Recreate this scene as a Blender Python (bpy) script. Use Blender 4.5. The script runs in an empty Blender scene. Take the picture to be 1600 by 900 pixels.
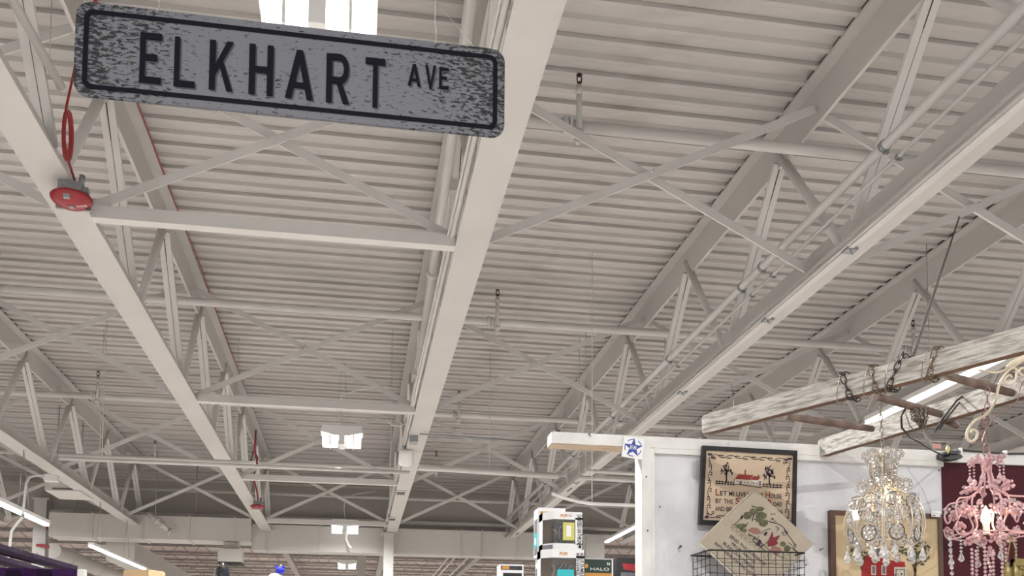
import bpy, bmesh, math, random
from mathutils import Vector, Matrix
random.seed(7)
sc = bpy.context.scene
C = sc.collection
# ------------------------------------------------------------------ camera (eye is the origin, floor 1.6 m below)
PCX, PCY = 800.0, 950.0
_vy = (551.0-PCX, -(1050.0-PCY)); _vx = (9700.0-PCX, -(1110.0-PCY))
F = math.sqrt(-(_vy[0]*_vx[0]+_vy[1]*_vx[1]))
_dy = Vector((_vy[0], _vy[1], -F)).normalized(); _dx = Vector((_vx[0], _vx[1], -F)).normalized()
_dz = _dx.cross(_dy)
W2C = Matrix((( _dx.x,_dy.x,_dz.x),(_dx.y,_dy.y,_dz.y),(_dx.z,_dy.z,_dz.z)))
C2W = W2C.transposed()
cam = bpy.data.cameras.new('camera'); camo = bpy.data.objects.new('camera', cam); C.objects.link(camo)
camo.matrix_world = C2W.to_4x4()
cam.sensor_width = 36.0; cam.lens = F/1600.0*36.0; cam.shift_y = (PCY-450.0)/1600.0; cam.clip_end = 200
sc.camera = camo
# ------------------------------------------------------------------ world and exposure
w = bpy.data.worlds.new('world'); sc.world = w; w.use_nodes = True
w.node_tree.nodes['Background'].inputs[0].default_value = (1.0, 0.985, 0.975, 1)
w.node_tree.nodes['Background'].inputs[1].default_value = 0.5
sc.view_settings.view_transform = 'Standard'; sc.view_settings.look = 'None'
sc.view_settings.exposure = 0.24; sc.view_settings.gamma = 1.0; sc.view_settings.use_curve_mapping = False
FLOOR = -1.6
def area(name, loc, sx, sy, energy, col=(1,0.985,0.965), rot=(0,0,0), spread=math.pi):
    l = bpy.data.lights.new(name, 'AREA'); l.shape = 'RECTANGLE'; l.size = sx; l.size_y = sy
    l.energy = energy; l.color = col; l.spread = spread
    o = bpy.data.objects.new(name, l); o.location = loc; o.rotation_euler = rot; C.objects.link(o); return o
# downlight of the visible high-bay row, plus unseen lamps added to light the hall (those in view carry their own housing below)
for X in (-9.8, -0.27, 9.3):
    for Y in (-3.8, 5.9, 16.5, 24.2, 35.9, 46.0):
        pw = {24.2: 0.45}.get(Y, 1.0)
        if X == -0.27:
            l = bpy.data.lights.new('seen_and_unseen_high_bay_light', 'SPOT'); l.energy = 1500*pw; l.spot_size = math.radians(165); l.spot_blend = 0.6
            l.shadow_soft_size = 0; l.color = (1,.985,.965); o = bpy.data.objects.new('seen_and_unseen_high_bay_light', l); o.location = (X, Y if Y != 24.2 else 22.5, 3.72); C.objects.link(o)
        else: area('seen_and_unseen_high_bay_light', (X, Y, 3.70), 0.7, 0.5, 400*pw)
# unseen light added above the booth front to brighten its wall and goods
area('unseen_booth_light', (1.9, 1.5, 2.4), 0.3, 0.3, 8, (1,0.97,0.94), (math.radians(45),0,0))

def UY(px, py, y):
    r = C2W @ Vector((px-PCX, -(py-PCY), -F)); return r*(y/r.y)
def UZ(px, py, z):
    r = C2W @ Vector((px-PCX, -(py-PCY), -F)); return r*(z/r.z)
def UX(px, py, x):
    r = C2W @ Vector((px-PCX, -(py-PCY), -F)); return r*(x/r.x)

# ------------------------------------------------------------------ materials
MATS = {}
def nmat(name):
    m = bpy.data.materials.new(name); m.use_nodes = True; MATS[name] = m
    return m, m.node_tree.nodes, m.node_tree.links, m.node_tree.nodes['Principled BSDF']
def paint(name, col, rough=0.5, var=0.06, scale=3.0, bump=0.0, bscale=120, metal=0.0, stretch=(1,1,1), col2=None, thr=None, rotz=0.0, spec=None):
    m, n, l, b = nmat(name)
    tc = n.new('ShaderNodeTexCoord'); mp = n.new('ShaderNodeMapping'); mp.inputs['Scale'].default_value = stretch
    if rotz:
        mr0 = n.new('ShaderNodeMapping'); mr0.inputs['Rotation'].default_value = (0,0,rotz); l.new(tc.outputs['Object'], mr0.inputs['Vector']); l.new(mr0.outputs['Vector'], mp.inputs['Vector'])
    else: l.new(tc.outputs['Object'], mp.inputs['Vector'])
    if spec is not None: b.inputs['Specular IOR Level'].default_value = spec
    nz = n.new('ShaderNodeTexNoise'); nz.inputs['Scale'].default_value = scale; nz.inputs['Detail'].default_value = 5
    l.new(mp.outputs['Vector'], nz.inputs['Vector'])
    cr = n.new('ShaderNodeValToRGB')
    c2 = col2 if col2 else tuple(max(0, c*(1-var*2.5)) for c in col)
    a, z = thr if thr else (0.3, 0.7)
    cr.color_ramp.elements[0].position = a; cr.color_ramp.elements[1].position = z
    cr.color_ramp.elements[0].color = (*c2, 1); cr.color_ramp.elements[1].color = (*col, 1)
    l.new(nz.outputs['Fac'], cr.inputs['Fac']); l.new(cr.outputs['Color'], b.inputs['Base Color'])
    b.inputs['Roughness'].default_value = rough; b.inputs['Metallic'].default_value = metal
    if bump:
        n2 = n.new('ShaderNodeTexNoise'); n2.inputs['Scale'].default_value = bscale; l.new(mp.outputs['Vector'], n2.inputs['Vector'])
        bp = n.new('ShaderNodeBump'); bp.inputs['Strength'].default_value = bump; bp.inputs['Distance'].default_value = 0.004
        l.new(n2.outputs['Fac'], bp.inputs['Height']); l.new(bp.outputs['Normal'], b.inputs['Normal'])
    return m
def emit(name, col, s):
    m, n, l, b = nmat(name)
    b.inputs['Base Color'].default_value = (*col, 1)
    b.inputs['Emission Color'].default_value = (*col, 1); b.inputs['Emission Strength'].default_value = s
    return m
def glassy(name, col, alpha=0.4, rough=0.03):
    m, n, l, b = nmat(name)
    b.inputs['Base Color'].default_value = (*col, 1); b.inputs['Roughness'].default_value = rough
    b.inputs['Transmission Weight'].default_value = 1-alpha; b.inputs['IOR'].default_value = 1.55
    b.inputs['Coat Weight'].default_value = 0.4
    return m
steel = paint('painted_steel', (0.535,0.52,0.50), 0.42, 0.03, 1.5, 0.25, 90)
steelB = paint('painted_web_steel', (0.63,0.615,0.595), 0.45, 0.04, 2.0)
primer_and_shade = paint('bare_gap_and_shade', (0.07,0.062,0.058), 0.8)  # bare inner steel and vents, also the painted shade under the deck
pipem = paint('painted_pipe', (0.63,0.615,0.595), 0.36, 0.04, 2.5, 0.15, 60)
headerm = paint('painted_header', (0.47,0.44,0.41), 0.6, 0.05, 0.8)
ductm = paint('painted_duct', (0.60,0.58,0.55), 0.4, 0.04, 0.7)
floorm = paint('polished_floor', (0.62,0.58,0.54), 0.35, 0.04, 0.6)
brass_bk = paint('dark_brass', (0.06,0.02,0.015), 0.4, metal=0.4)
galv = paint('galvanised_steel', (0.36,0.38,0.39), 0.4, 0.12, 30, metal=0.6)
redp = paint('red_enamel', (0.27,0.010,0.018), 0.3, 0.02)
redw = paint('red_cable', (0.33,0.02,0.025), 0.4, 0.02)
whitep = paint('white_plastic', (0.82,0.82,0.81), 0.35, 0.02)
blackp = paint('black_plastic', (0.012,0.012,0.013), 0.35, 0.02)
lamp = emit('lit_lens', (1.0,0.985,0.95), 1.9)
tubem = emit('lit_tube', (1.0,0.99,0.985), 2.2)
bulbm = emit('lit_bulb', (1.0,0.74,0.45), 1.7)
bulbf = emit('warm_bulb', (1.0,0.70,0.36), 2.2)
joistm = paint('far_joist_paint', (0.36,0.335,0.32), 0.6)
fardeck = paint('far_deck_paint', (0.60,0.52,0.48), 0.6, 0.06, 0.5)
wire = paint('thin_steel_wire', (0.45,0.44,0.42), 0.35, metal=0.5)

# deck: white paint with faint brown water stains down one bay and grime on the seams
m, n, l, b = nmat('ribbed_deck_paint')
tc = n.new('ShaderNodeTexCoord'); sx = n.new('ShaderNodeSeparateXYZ'); l.new(tc.outputs['Object'], sx.inputs[0])
n1 = n.new('ShaderNodeTexNoise'); n1.inputs['Scale'].default_value = 0.8; n1.inputs['Detail'].default_value = 3
mp = n.new('ShaderNodeMapping'); mp.inputs['Scale'].default_value = (1,2.2,1); l.new(tc.outputs['Object'], mp.inputs[0]); l.new(mp.outputs[0], n1.inputs['Vector'])
r1 = n.new('ShaderNodeValToRGB'); r1.color_ramp.elements[0].position = .32; r1.color_ramp.elements[1].position = .62
r1.color_ramp.elements[0].color = (0.445,0.425,0.41,1); r1.color_ramp.elements[1].color = (0.505,0.483,0.467,1); l.new(n1.outputs['Fac'], r1.inputs[0])
n2 = n.new('ShaderNodeTexNoise'); n2.inputs['Scale'].default_value = 2.4; n2.inputs['Detail'].default_value = 2; l.new(mp.outputs[0], n2.inputs['Vector'])
# stain band centred on a line drifting from X=2.9 (near) to X=1.9 (far)
ma = n.new('ShaderNodeMath'); ma.operation = 'MULTIPLY_ADD'; l.new(sx.outputs['Y'], ma.inputs[0]); ma.inputs[1].default_value = 0.03; ma.inputs[2].default_value = -2.75
mb = n.new('ShaderNodeMath'); mb.operation = 'ADD'; l.new(sx.outputs['X'], mb.inputs[0]); l.new(ma.outputs[0], mb.inputs[1])
mc = n.new('ShaderNodeMath'); mc.operation = 'ABSOLUTE'; l.new(mb.outputs[0], mc.inputs[0])
mr = n.new('ShaderNodeMapRange'); mr.inputs['From Min'].default_value = 0.5; mr.inputs['From Max'].default_value = 0.1; l.new(mc.outputs[0], mr.inputs['Value'])
mr2 = n.new('ShaderNodeMapRange'); mr2.inputs['From Min'].default_value = 0.42; mr2.inputs['From Max'].default_value = 0.62; l.new(n2.outputs['Fac'], mr2.inputs['Value'])
mm = n.new('ShaderNodeMath'); mm.operation = 'MULTIPLY'; l.new(mr.outputs[0], mm.inputs[0]); l.new(mr2.outputs[0], mm.inputs[1])
m5 = n.new('ShaderNodeMath'); m5.operation = 'MULTIPLY'; l.new(mm.outputs[0], m5.inputs[0]); m5.inputs[1].default_value = 0.4
mx = n.new('ShaderNodeMix'); mx.data_type = 'RGBA'; l.new(m5.outputs[0], mx.inputs['Factor']); l.new(r1.outputs[0], mx.inputs['A']); mx.inputs['B'].default_value = (0.33,0.275,0.235,1)
l.new(mx.outputs['Result'], b.inputs['Base Color']); b.inputs['Roughness'].default_value = 0.5
deckm = m

# ------------------------------------------------------------------ mesh builder
WO = {}
class MB:
    def __init__(s): s.v = []; s.f = []; s.m = []; s.cm = 0; s.sm = []
    def raw(s, vs, fs, mi=None, smooth=False):
        o = len(s.v); s.v += [Vector(v) for v in vs]
        for f in fs: s.f.append([i+o for i in f]); s.m.append(s.cm if mi is None else mi); s.sm.append(smooth)
        return s
    def box(s, a, b, mi=None):
        x0,x1 = sorted((a[0],b[0])); y0,y1 = sorted((a[1],b[1])); z0,z1 = sorted((a[2],b[2]))
        return s.raw([(x0,y0,z0),(x1,y0,z0),(x1,y1,z0),(x0,y1,z0),(x0,y0,z1),(x1,y0,z1),(x1,y1,z1),(x0,y1,z1)],
              [(3,2,1,0),(4,5,6,7),(0,1,5,4),(1,2,6,5),(2,3,7,6),(3,0,4,7)], mi)
    def bar(s, p, q, wd, ht, up=(0,0,1), mi=None, off=(0,0)):
        p = Vector(p); q = Vector(q); d = (q-p).normalized(); up = Vector(up)
        sd = d.cross(up).normalized(); u = sd.cross(d).normalized(); vs = []
        for e in (p, q):
            for a_, b_ in ((-1,-1),(1,-1),(1,1),(-1,1)):
                vs.append(e + sd*(a_*wd/2+off[0]) + u*(b_*ht/2+off[1]))
        return s.raw(vs, [(3,2,1,0),(4,5,6,7),(0,1,5,4),(1,2,6,5),(2,3,7,6),(3,0,4,7)], mi)
    def angle(s, p, q, wd, th=0.008, up=(0,0,1), mi=None):   # L section: flat leg plus upstanding leg
        s.bar(p, q, wd, th, up, mi); return s.bar(p, q, th, wd*0.8, up, mi, (wd/2-th/2, wd*0.4))
    def tube(s, pts, r, seg=8, mi=None, closed=False, cap=True):
        pts = [Vector(p) for p in pts]; N = len(pts); rs = r if isinstance(r, (list,tuple)) else [r]*N
        o = len(s.v); ref = None
        for i, p in enumerate(pts):
            a_ = pts[(i-1) % N] if (closed or i > 0) else p; b_ = pts[(i+1) % N] if (closed or i < N-1) else p
            d = (b_-a_)
            if d.length < 1e-9: d = Vector((0,0,1))
            d.normalize()
            if ref is None: ref = Vector((0,0,1)) if abs(d.z) < 0.9 else Vector((1,0,0))
            ref = (ref - d*ref.dot(d))
            if ref.length < 1e-6: ref = d.orthogonal()
            ref.normalize(); t = d.cross(ref)
            for k in range(seg):
                an = 2*math.pi*k/seg; s.v.append(p + (ref*math.cos(an)+t*math.sin(an))*rs[i])
        m_ = s.cm if mi is None else mi
        for i in range(N if closed else N-1):
            j = (i+1) % N
            for k in range(seg):
                k2 = (k+1) % seg
                s.f.append([o+i*seg+k, o+i*seg+k2, o+j*seg+k2, o+j*seg+k]); s.m.append(m_); s.sm.append(True)
        if cap and not closed:
            s.f.append([o+k for k in range(seg)][::-1]); s.m.append(m_); s.sm.append(False)
            s.f.append([o+(N-1)*seg+k for k in range(seg)]); s.m.append(m_); s.sm.append(False)
        return s
    def lathe(s, prof, c, axis=(0,0,1), seg=16, mi=None, smooth=True):
        c = Vector(c); ax = Vector(axis).normalized(); u = ax.orthogonal().normalized(); t = ax.cross(u); o = len(s.v)
        for r, h in prof:
            for k in range(seg):
                an = 2*math.pi*k/seg; s.v.append(c+ax*h+(u*math.cos(an)+t*math.sin(an))*max(r,1e-5))
        m_ = s.cm if mi is None else mi
        for i in range(len(prof)-1):
            for k in range(seg):
                k2 = (k+1) % seg
                s.f.append([o+i*seg+k, o+i*seg+k2, o+(i+1)*seg+k2, o+(i+1)*seg+k]); s.m.append(m_); s.sm.append(smooth)
        for i, rev in ((0,1),(len(prof)-1,0)):
            if prof[i][0] > 1e-4:
                fc = [o+i*seg+k for k in range(seg)]; s.f.append(fc[::-1] if rev else fc); s.m.append(m_); s.sm.append(False)
        return s
    def gem(s, c, r, h=None, mi=None, seg=6):     # faceted bead
        h = h or r; return s.lathe([(0,-h),(r*.75,-h*.5),(r,0),(r*.75,h*.5),(0,h)], c, (0,0,1), seg, mi, False)
    def drop(s, top, L, r, mi=None, seg=6):        # faceted pear drop hanging down from top
        return s.lathe([(0,0),(r*.22,-L*.12),(r*.6,-L*.42),(r,-L*.7),(r*.62,-L*.9),(0,-L)], top, (0,0,1), seg, mi, False)
    def prism(s, poly, fr, d0, d1, mi=None):      # polygon in plane frame fr=(o,u,v,n) between depths d0..d1
        o_, u, v, n_ = fr; N = len(poly); vs = [o_+u*a+v*b_+n_*d for d in (d0,d1) for a,b_ in poly]
        fs = [list(range(N))[::-1], list(range(N,2*N))]+[[i,(i+1)%N,N+(i+1)%N,N+i] for i in range(N)]
        return s.raw(vs, fs, mi)
    def build(s, name, mats, parent=None, loc=None, label=None):
        me = bpy.data.meshes.new(name)
        base = Vector(WO[parent.name]) if parent is not None else Vector(loc or (0,0,0))
        me.from_pydata([tuple(v-base) for v in s.v], [], s.f)
        mats = mats if isinstance(mats, (list,tuple)) else [mats]
        for mt in mats: me.materials.append(mt)
        me.polygons.foreach_set('material_index', s.m); me.polygons.foreach_set('use_smooth', s.sm); me.update()
        bm = bmesh.new(); bm.from_mesh(me); bmesh.ops.recalc_face_normals(bm, faces=bm.faces); bm.to_mesh(me); bm.free()
        o = bpy.data.objects.new(name, me); C.objects.link(o)
        if parent is not None: o.parent = parent
        else: o.location = base
        WO[o.name] = tuple(base)
        if label: o['label'] = label
        return o
def tag(o, label, cat, group=None, kind=None):
    o['label'] = label; o['category'] = cat
    if group: o['group'] = group
    if kind: o['kind'] = kind
    return o
def thing(name, label, cat, loc=(0,0,0), group=None):
    o = bpy.data.objects.new(name, None); o.empty_display_size = 0.1; C.objects.link(o); o.location = loc; WO[o.name] = tuple(loc)
    return tag(o, label, cat, group)
def struct(name, mb, mt):
    o = mb.build(name, mt); o['kind'] = 'structure'; return o
def dup(root, loc, label=None, group=None):
    r = root.copy(); C.objects.link(r); r.location = loc
    if label: r['label'] = label
    if group: r['group'] = group
    for ch in list(root.children):
        c = ch.copy(); C.objects.link(c); c.parent = r
        for g in ch.children:
            d = g.copy(); C.objects.link(d); d.parent = c
    return r
_tc = {}
def text_mesh(t, bold=0.0):
    key = (t, bold)
    if key in _tc: return _tc[key]
    cu = bpy.data.curves.new('t', 'FONT'); cu.body = t; cu.size = 1; cu.offset = bold; cu.resolution_u = 3
    ob = bpy.data.objects.new('t', cu); C.objects.link(ob)
    dg = bpy.context.evaluated_depsgraph_get(); ev = ob.evaluated_get(dg); me = ev.to_mesh()
    vs = [v.co.copy() for v in me.vertices]; fs = [list(p.vertices) for p in me.polygons]
    ev.to_mesh_clear(); bpy.data.objects.remove(ob); bpy.data.curves.remove(cu)
    if not vs: _tc[key] = ([], []); return _tc[key]
    x0 = min(v.x for v in vs); x1 = max(v.x for v in vs); y0 = min(v.y for v in vs); y1 = max(v.y for v in vs)
    vs = [((v.x-x0)/(x1-x0), (v.y-y0)/(y1-y0)) for v in vs]
    _tc[key] = (vs, fs); return _tc[key]
def put_text(mb, t, bl, br, up, n, lift=0.0006, mi=None, bold=0.0):
    """text whose ink box runs from bottom-left bl to bottom-right br with height vector up"""
    bl = Vector(bl); br = Vector(br); up = Vector(up); n = Vector(n)
    vs, fs = text_mesh(t, bold)
    mb.raw([bl+(br-bl)*a+up*b_+n*lift for a, b_ in vs], fs, mi)

# ================================================================== SETTING
mb = MB(); mb.box((-26,-8,FLOOR-.1),(26,60,FLOOR)); struct('floor', mb, floorm)
# ribbed metal deck
mb = MB(); X0, X1 = -16.5, 22.5; p = 0.2345; zb = 5.40; zt = 5.436; y = 1.9; prof = []; k = 0
while y < 28.0:
    if k % 2 == 0: prof += [(y, zt),(y+.001, zt+.012),(y+.007, zt+.012),(y+.009, zb),(y+.060, zb-.001),(y+.064, zb-.003),(y+.070, zb)]
    else: prof += [(y, zt),(y+.016, zb-.001),(y+.022, zb),(y+.066, zb),(y+.072, zb-.002)]
    prof += [(y+.086, zt)]
    y += p; k += 1
vs = []; fs = []
for i, (yy, zz) in enumerate(prof): vs += [(X0,yy,zz),(X1,yy,zz)]
for i in range(len(prof)-1): fs.append((2*i,2*i+1,2*i+3,2*i+2))
mb.raw(vs, fs)
mb.box((X0,1.9,5.60),(X1,28.1,5.64))
struct('ceiling', mb, deckm)
struct('wall_back', MB().box((-17,28.0,4.50),(23,28.15,5.59)), headerm)
struct('wall_left', MB().box((-24,-8,FLOOR),(-23.8,60,5.6)), headerm)
struct('wall_right', MB().box((24,-8,FLOOR),(24.2,60,5.6)), headerm)
# header beam across the hall with flange
mb = MB(); mb.box((-17,25.65,3.90),(23,25.85,4.72)); mb.box((-17,25.55,4.72),(23,25.95,4.76)); mb.box((-17,25.5,3.86),(23,26.0,3.90))
struct('trim_1', mb, headerm)
# lower roof beyond
mb = MB(); X0b, X1b = -17, 23; y = 28.2; prof = []
while y < 58: prof += [(y,4.55),(y+.3,4.55),(y+.34,4.61),(y+.46,4.61)]; y += .5
vs = []; fs = []
for yy, zz in prof: vs += [(X0b,yy,zz),(X1b,yy,zz)]
for i in range(len(prof)-1): fs.append((2*i,2*i+1,2*i+3,2*i+2))
mb.raw(vs, fs); o = mb.build('ceiling', fardeck); o['kind'] = 'structure'
struct('wall_far', MB().box((-24,58,FLOOR),(24,58.2,5.0)), headerm)

# ================================================================== TRUSSES
YE = 25.1; BN = [4.75+2.63*i for i in range(8)]; TN = [3.45+2.63*i for i in range(9)]
tr = thing('roof_truss', 'x', 'roof truss', (0,2.0,3.6), 'long painted roof trusses')
mb = MB(); mb.box((-.125,2,5.372),(.125,YE,5.397)); mb.box((-.016,2,5.03),(.016,YE,5.372)); mb.build('top_chord', steel, tr)
MB().box((-.112,2,5.398),(.112,YE,5.434)).build('gap_shade_strip', primer_and_shade, tr, label='dark strip standing in for shade in the gap under the deck')  # dark strip added to draw the shade in the deck flutes
mb = MB(); mb.box((-.138,2,3.6),(.138,YE,3.622)); mb.box((-.013,2,3.62),(.013,YE,3.87)); mb.build('bottom_chord', steel, tr)
for bn in BN:
    tn = bn+1.25                        # double angles rising away from the bottom node... and the tube back
    for s_ in (0,):
        mb = MB()
        for sx_ in (-1,1): mb.bar((sx_*.0335,tn-.05,5.08),(sx_*.0335,tn+1.13,3.80),.061,.045)
        mb.bar((0,tn-.05,5.05),(0,tn+1.13,3.83),.010,.02, mi=1)
        mb.build('web_member', [steelB, primer_and_shade], tr)
    mb = MB(); mb.tube([(0,tn,5.24),(0,bn+.02,3.70)], .046, 10); mb.build('web_member', steelB, tr, label='round pipe web member')
TX = {i: .93+3.18*i for i in range(-4,7)}
names = {-4:'grey roof truss farthest to the left, glimpsed beyond the others', -3:'grey roof truss glimpsed at the left edge beyond the lit tube lamps',
 -2:'grey roof truss at lower left carrying the small junction box', -1:'grey roof truss at upper left that carries the red fire bells',
 0:'grey roof truss running behind the right end of the street sign', 1:'grey roof truss right of centre with conduits strapped along it',
 2:'grey roof truss with lit tube lamp behind the hanging wooden ladder', 3:'grey roof truss at far right edge seen above the ladder',
 4:'grey roof truss glimpsed beyond the lit tube at right', 5:'grey roof truss farthest right, in the distance',6:'x'}
TR = {}
first = True
for i in (-3,-2,-1,0,1,2,3,4):
    if first: tr.location = (TX[i],2.0,3.6); tr['label'] = names[i]; first = False
    else: dup(tr, (TX[i],2.0,3.6), names[i])

# cross braces
bays = {-3:'left edge bay', -2:'bay left of the fire bell truss', -1:'bay behind the street sign', 0:'bay right of the street sign truss',
        1:'bay above the wooden ladder', 2:'upper right corner bay', 3:'farthest right bay'}
rows = {0:'nearest', 1:'second', 2:'third', 3:'fourth'}
bz = {}
for strut in (0,1):
    t = thing('cross_brace', 'x', 'cross brace', (0,0,0), 'cross braces between the roof trusses')
    s3 = 3.18
    MB().bar((.10,0,3.66),(s3-.03,0,5.16),.075,.012,(0,1,0)).bar((.10,.03,3.66),(s3-.03,.03,5.16),.012,.06,(0,1,0)).build('diagonal', steelB, t)
    MB().bar((.03,.05,5.16),(s3-.10,.05,3.66),.075,.012,(0,1,0)).bar((.03,.08,5.16),(s3-.10,.08,3.66),.012,.06,(0,1,0)).build('diagonal', steelB, t)
    MB().lathe([(0,0),(.012,0),(.012,.09),(0,.09)], (s3/2,-.02,4.41), (0,1,0), 8).build('bolt', steelB, t)
    if strut: MB().box((.14,-.02,3.585),(s3-.14,.085,3.60)).box((.14,-.02,3.60),(s3-.14,-.005,3.69)).build('strut', pipem, t, label='flat bottom strut joining the lower chords')
    bz[strut] = t
used = set()
for r in range(4):
    for i in (-3,-2,-1,0,1,2,3):
        st = 1 if i == -1 else 0
        lab = '%s grey steel cross brace in the %s' % (rows[r], bays[i])
        loc = (TX[i], 7.77+5.2*r, 0)
        if st not in used: bz[st].location = loc; bz[st]['label'] = lab; used.add(st)
        else: dup(bz[st], loc, lab)

# ================================================================== SPRINKLER PIPES
def sprinkler(X, Y, z0, label):
    t = thing('fire_sprinkler', label, 'sprinkler', (X,Y,z0), 'upright fire sprinklers')
    mb = MB(); mb.tube([(X,Y,z0-.10),(X,Y,z0+.36)], .026, 10); mb.lathe([(.034,0),(.034,.06)], (X,Y,z0+.27), seg=10)
    mb.lathe([(.036,0),(.036,.05)], (X,Y,z0-.11), seg=10)
    rs = mb.build('riser', pipem, t)
    mb = MB(); mb.lathe([(.018,0),(.018,.03)], (X,Y,z0+.36), seg=8); mb.tube([(X-.018,Y,z0+.385),(X-.022,Y,z0+.43),(X,Y,z0+.455)],.006,6)
    mb.tube([(X+.018,Y,z0+.385),(X+.022,Y,z0+.43),(X,Y,z0+.455)],.006,6); mb.lathe([(.030,0),(.024,.008)], (X,Y,z0+.455), seg=12)
    mb.build('head', brass_bk, rs); return t
prow = ['nearest','second','third','fourth','farthest']
for r, Y in enumerate((8.0,12.85,17.72,22.7,27.3)):
    t = thing('sprinkler_pipe', '%s white sprinkler pipe crossing under the ribbed deck' % prow[r], 'pipe', (0,Y,4.9), 'sprinkler pipes')
    rr = .052
    MB().tube([(-16 if r else 1.0,Y,4.9),(22,Y,4.9)], rr, 14).build('pipe', pipem, t)
    for X in ([-11.0,-4.58,1.9,8.22,14.6] if r else [1.9,8.22,14.6]):
        mb = MB(); mb.tube([(X-.13,Y,4.9),(X-.09,Y,4.9)], .072, 14); mb.tube([(X+.09-.17,Y,4.9),(X-.05,Y,4.9)], .07, 14)
        mb.tube([(X,Y-.07,4.74),(X,Y-.03,4.74),(X,Y,4.78)], .030, 10)
        mb.build('coupling', pipem, t)
k = 0
nm = {(-4.58):'left', 1.9:'centre', 8.22:'right'}
for r, Y in enumerate((8.0,12.85,17.72,22.7)):
    for X in (-4.58,1.9,8.22):
        if r == 0 and X != 1.9: continue
        sprinkler(X, Y-.082, 4.87, 'upright sprinkler on the %s sprinkler pipe, %s one of its row' % (prow[r], nm[X]))

# drain pipe and conduits on the centre truss
pts = [UX(735+4,-60+62,.73)]
dp = [UX(736,0,.76), UX(653,588,.76)]
t = thing('drain_pipe', 'stout white drain pipe sloping down beside the truss behind the street sign', 'pipe', dp[0])
MB().tube([dp[0]+(dp[0]-dp[1])*.35, dp[1]], .048, 14).build('pipe', pipem, t)
for f_ in (.6,.985):
    q = dp[0].lerp(dp[1], f_); MB().tube([q-(dp[1]-dp[0]).normalized()*.04, q+(dp[1]-dp[0]).normalized()*.04], .064, 14).build('coupling', pipem, t)
q0 = UX(650,603,.78); q1 = UX(628,705,.78)
t = thing('thin_drain_pipe', 'slimmer white pipe continuing below the stout drain pipe near centre', 'pipe', q0)
MB().tube([dp[1], q0, q1, q1+(q1-q0)*.9], .036, 12).build('pipe', pipem, t)
MB().tube([q0.lerp(q1,.45), q0.lerp(q1,.52)], .05, 12).build('coupling', pipem, t)
for j, (dx_, rr, lab) in enumerate(((-.165,.024,'white conduit lying along the left edge of the centre truss'),(-.20,.011,'thin white conduit beside the thicker one on the centre truss'))):
    tag(MB().tube([(.93+dx_,2.2,3.67),(.93+dx_,24.8,3.67)], rr, 8).build('conduit', pipem, None, (.93+dx_,2.2,3.67)), lab, 'conduit')
t = thing('pipe_bracket', 'white bracket plate above the centre truss below the sign', 'bracket', (.72,7.3,4.4))
a0 = UX(700,290,.8); MB().box(a0+Vector((-.0,-.02,-.05)), a0+Vector((.17,.1,.06))).build('plate', pipem, t)
MB().tube([a0+Vector((.13,-.02,-.05)), UX(711,370,.86)], .012, 6).build('rod', pipem, t)

e1 = UX(97,138,-2.13); e0 = UX(22,4,-2.13)
t = thing('capped_pipe', 'round white pipe with a capped end at top left before the street sign', 'pipe', e1)
MB().tube([e0+(e0-e1)*2.5, e1], .030, 12).build('pipe', pipem, t)
MB().tube([e1-(e1-e0).normalized()*.03, e1, e1+(e1-e0).normalized()*.018], [.034,.034,.018], 12).build('end_cap', pipem, t)
MB().tube([e0, Vector((e0.x,e0.y,5.43))], .006, 5).tube([e1-(e1-e0)*.3, Vector((e1.x,(e1-(e1-e0)*.3).y,5.43))], .004, 5).build('hanger_rod', wire, t)
# conduits beside and on the right-of-centre truss
for dx_, z_, rr, lab in ((-.13,4.03,.040,'thicker upper conduit along the truss right of centre'),(-.02,3.955,.018,'thin conduit right of the thicker one on the same truss'),):
    t = thing('conduit', lab, 'conduit', (4.11+dx_-.05,3,z_))
    X = 4.11+dx_-.05
    MB().tube([(X,2.4,z_),(X,24.5,z_)], rr, 10).build('pipe', pipem, t)
    for yy in (4.1,6.4,8.6,9.1,11.4,14.1,16.8,19.4):
        mb = MB(); mb.tube([(X,yy,z_),(X,yy+.04,z_)], rr*1.2, 10); mb.box((X-.01,yy,z_-rr*1.6),(X+.03,yy+.03,z_-rr*1.1)); mb.build('clamp', galv, t)
t = thing('lighting_track', 'grey channel track fixed under the truss right of centre', 'lighting track', (4.11,3,3.58))
mb = MB(); mb.box((4.00,3,3.540),(4.045,24.5,3.598)); mb.box((4.060,3,3.570),(4.095,24.5,3.598)); mb.build('channel', steelB, t)
mb = MB(); mb.tube([(3.995,3,3.565),(3.995,24.4,3.565)], .012, 8); mb.build('conduit', pipem, t)
for yy in (7.1,8.7,11.2,13.7,17.0,20.0):
    MB().box((3.99,yy,3.535),(4.09,yy+.10,3.556)).tube([(4.03,yy+.02,3.535),(4.03,yy+.02,3.51),(4.05,yy+.02,3.50)],.006,6).build('hanger_clip', galv, t)
for yy in (17.6, 20.6, 23.5):
    MB().box((4.02,yy,3.545),(4.10,yy+.35,3.554)).build('black_cover', blackp, t)

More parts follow.
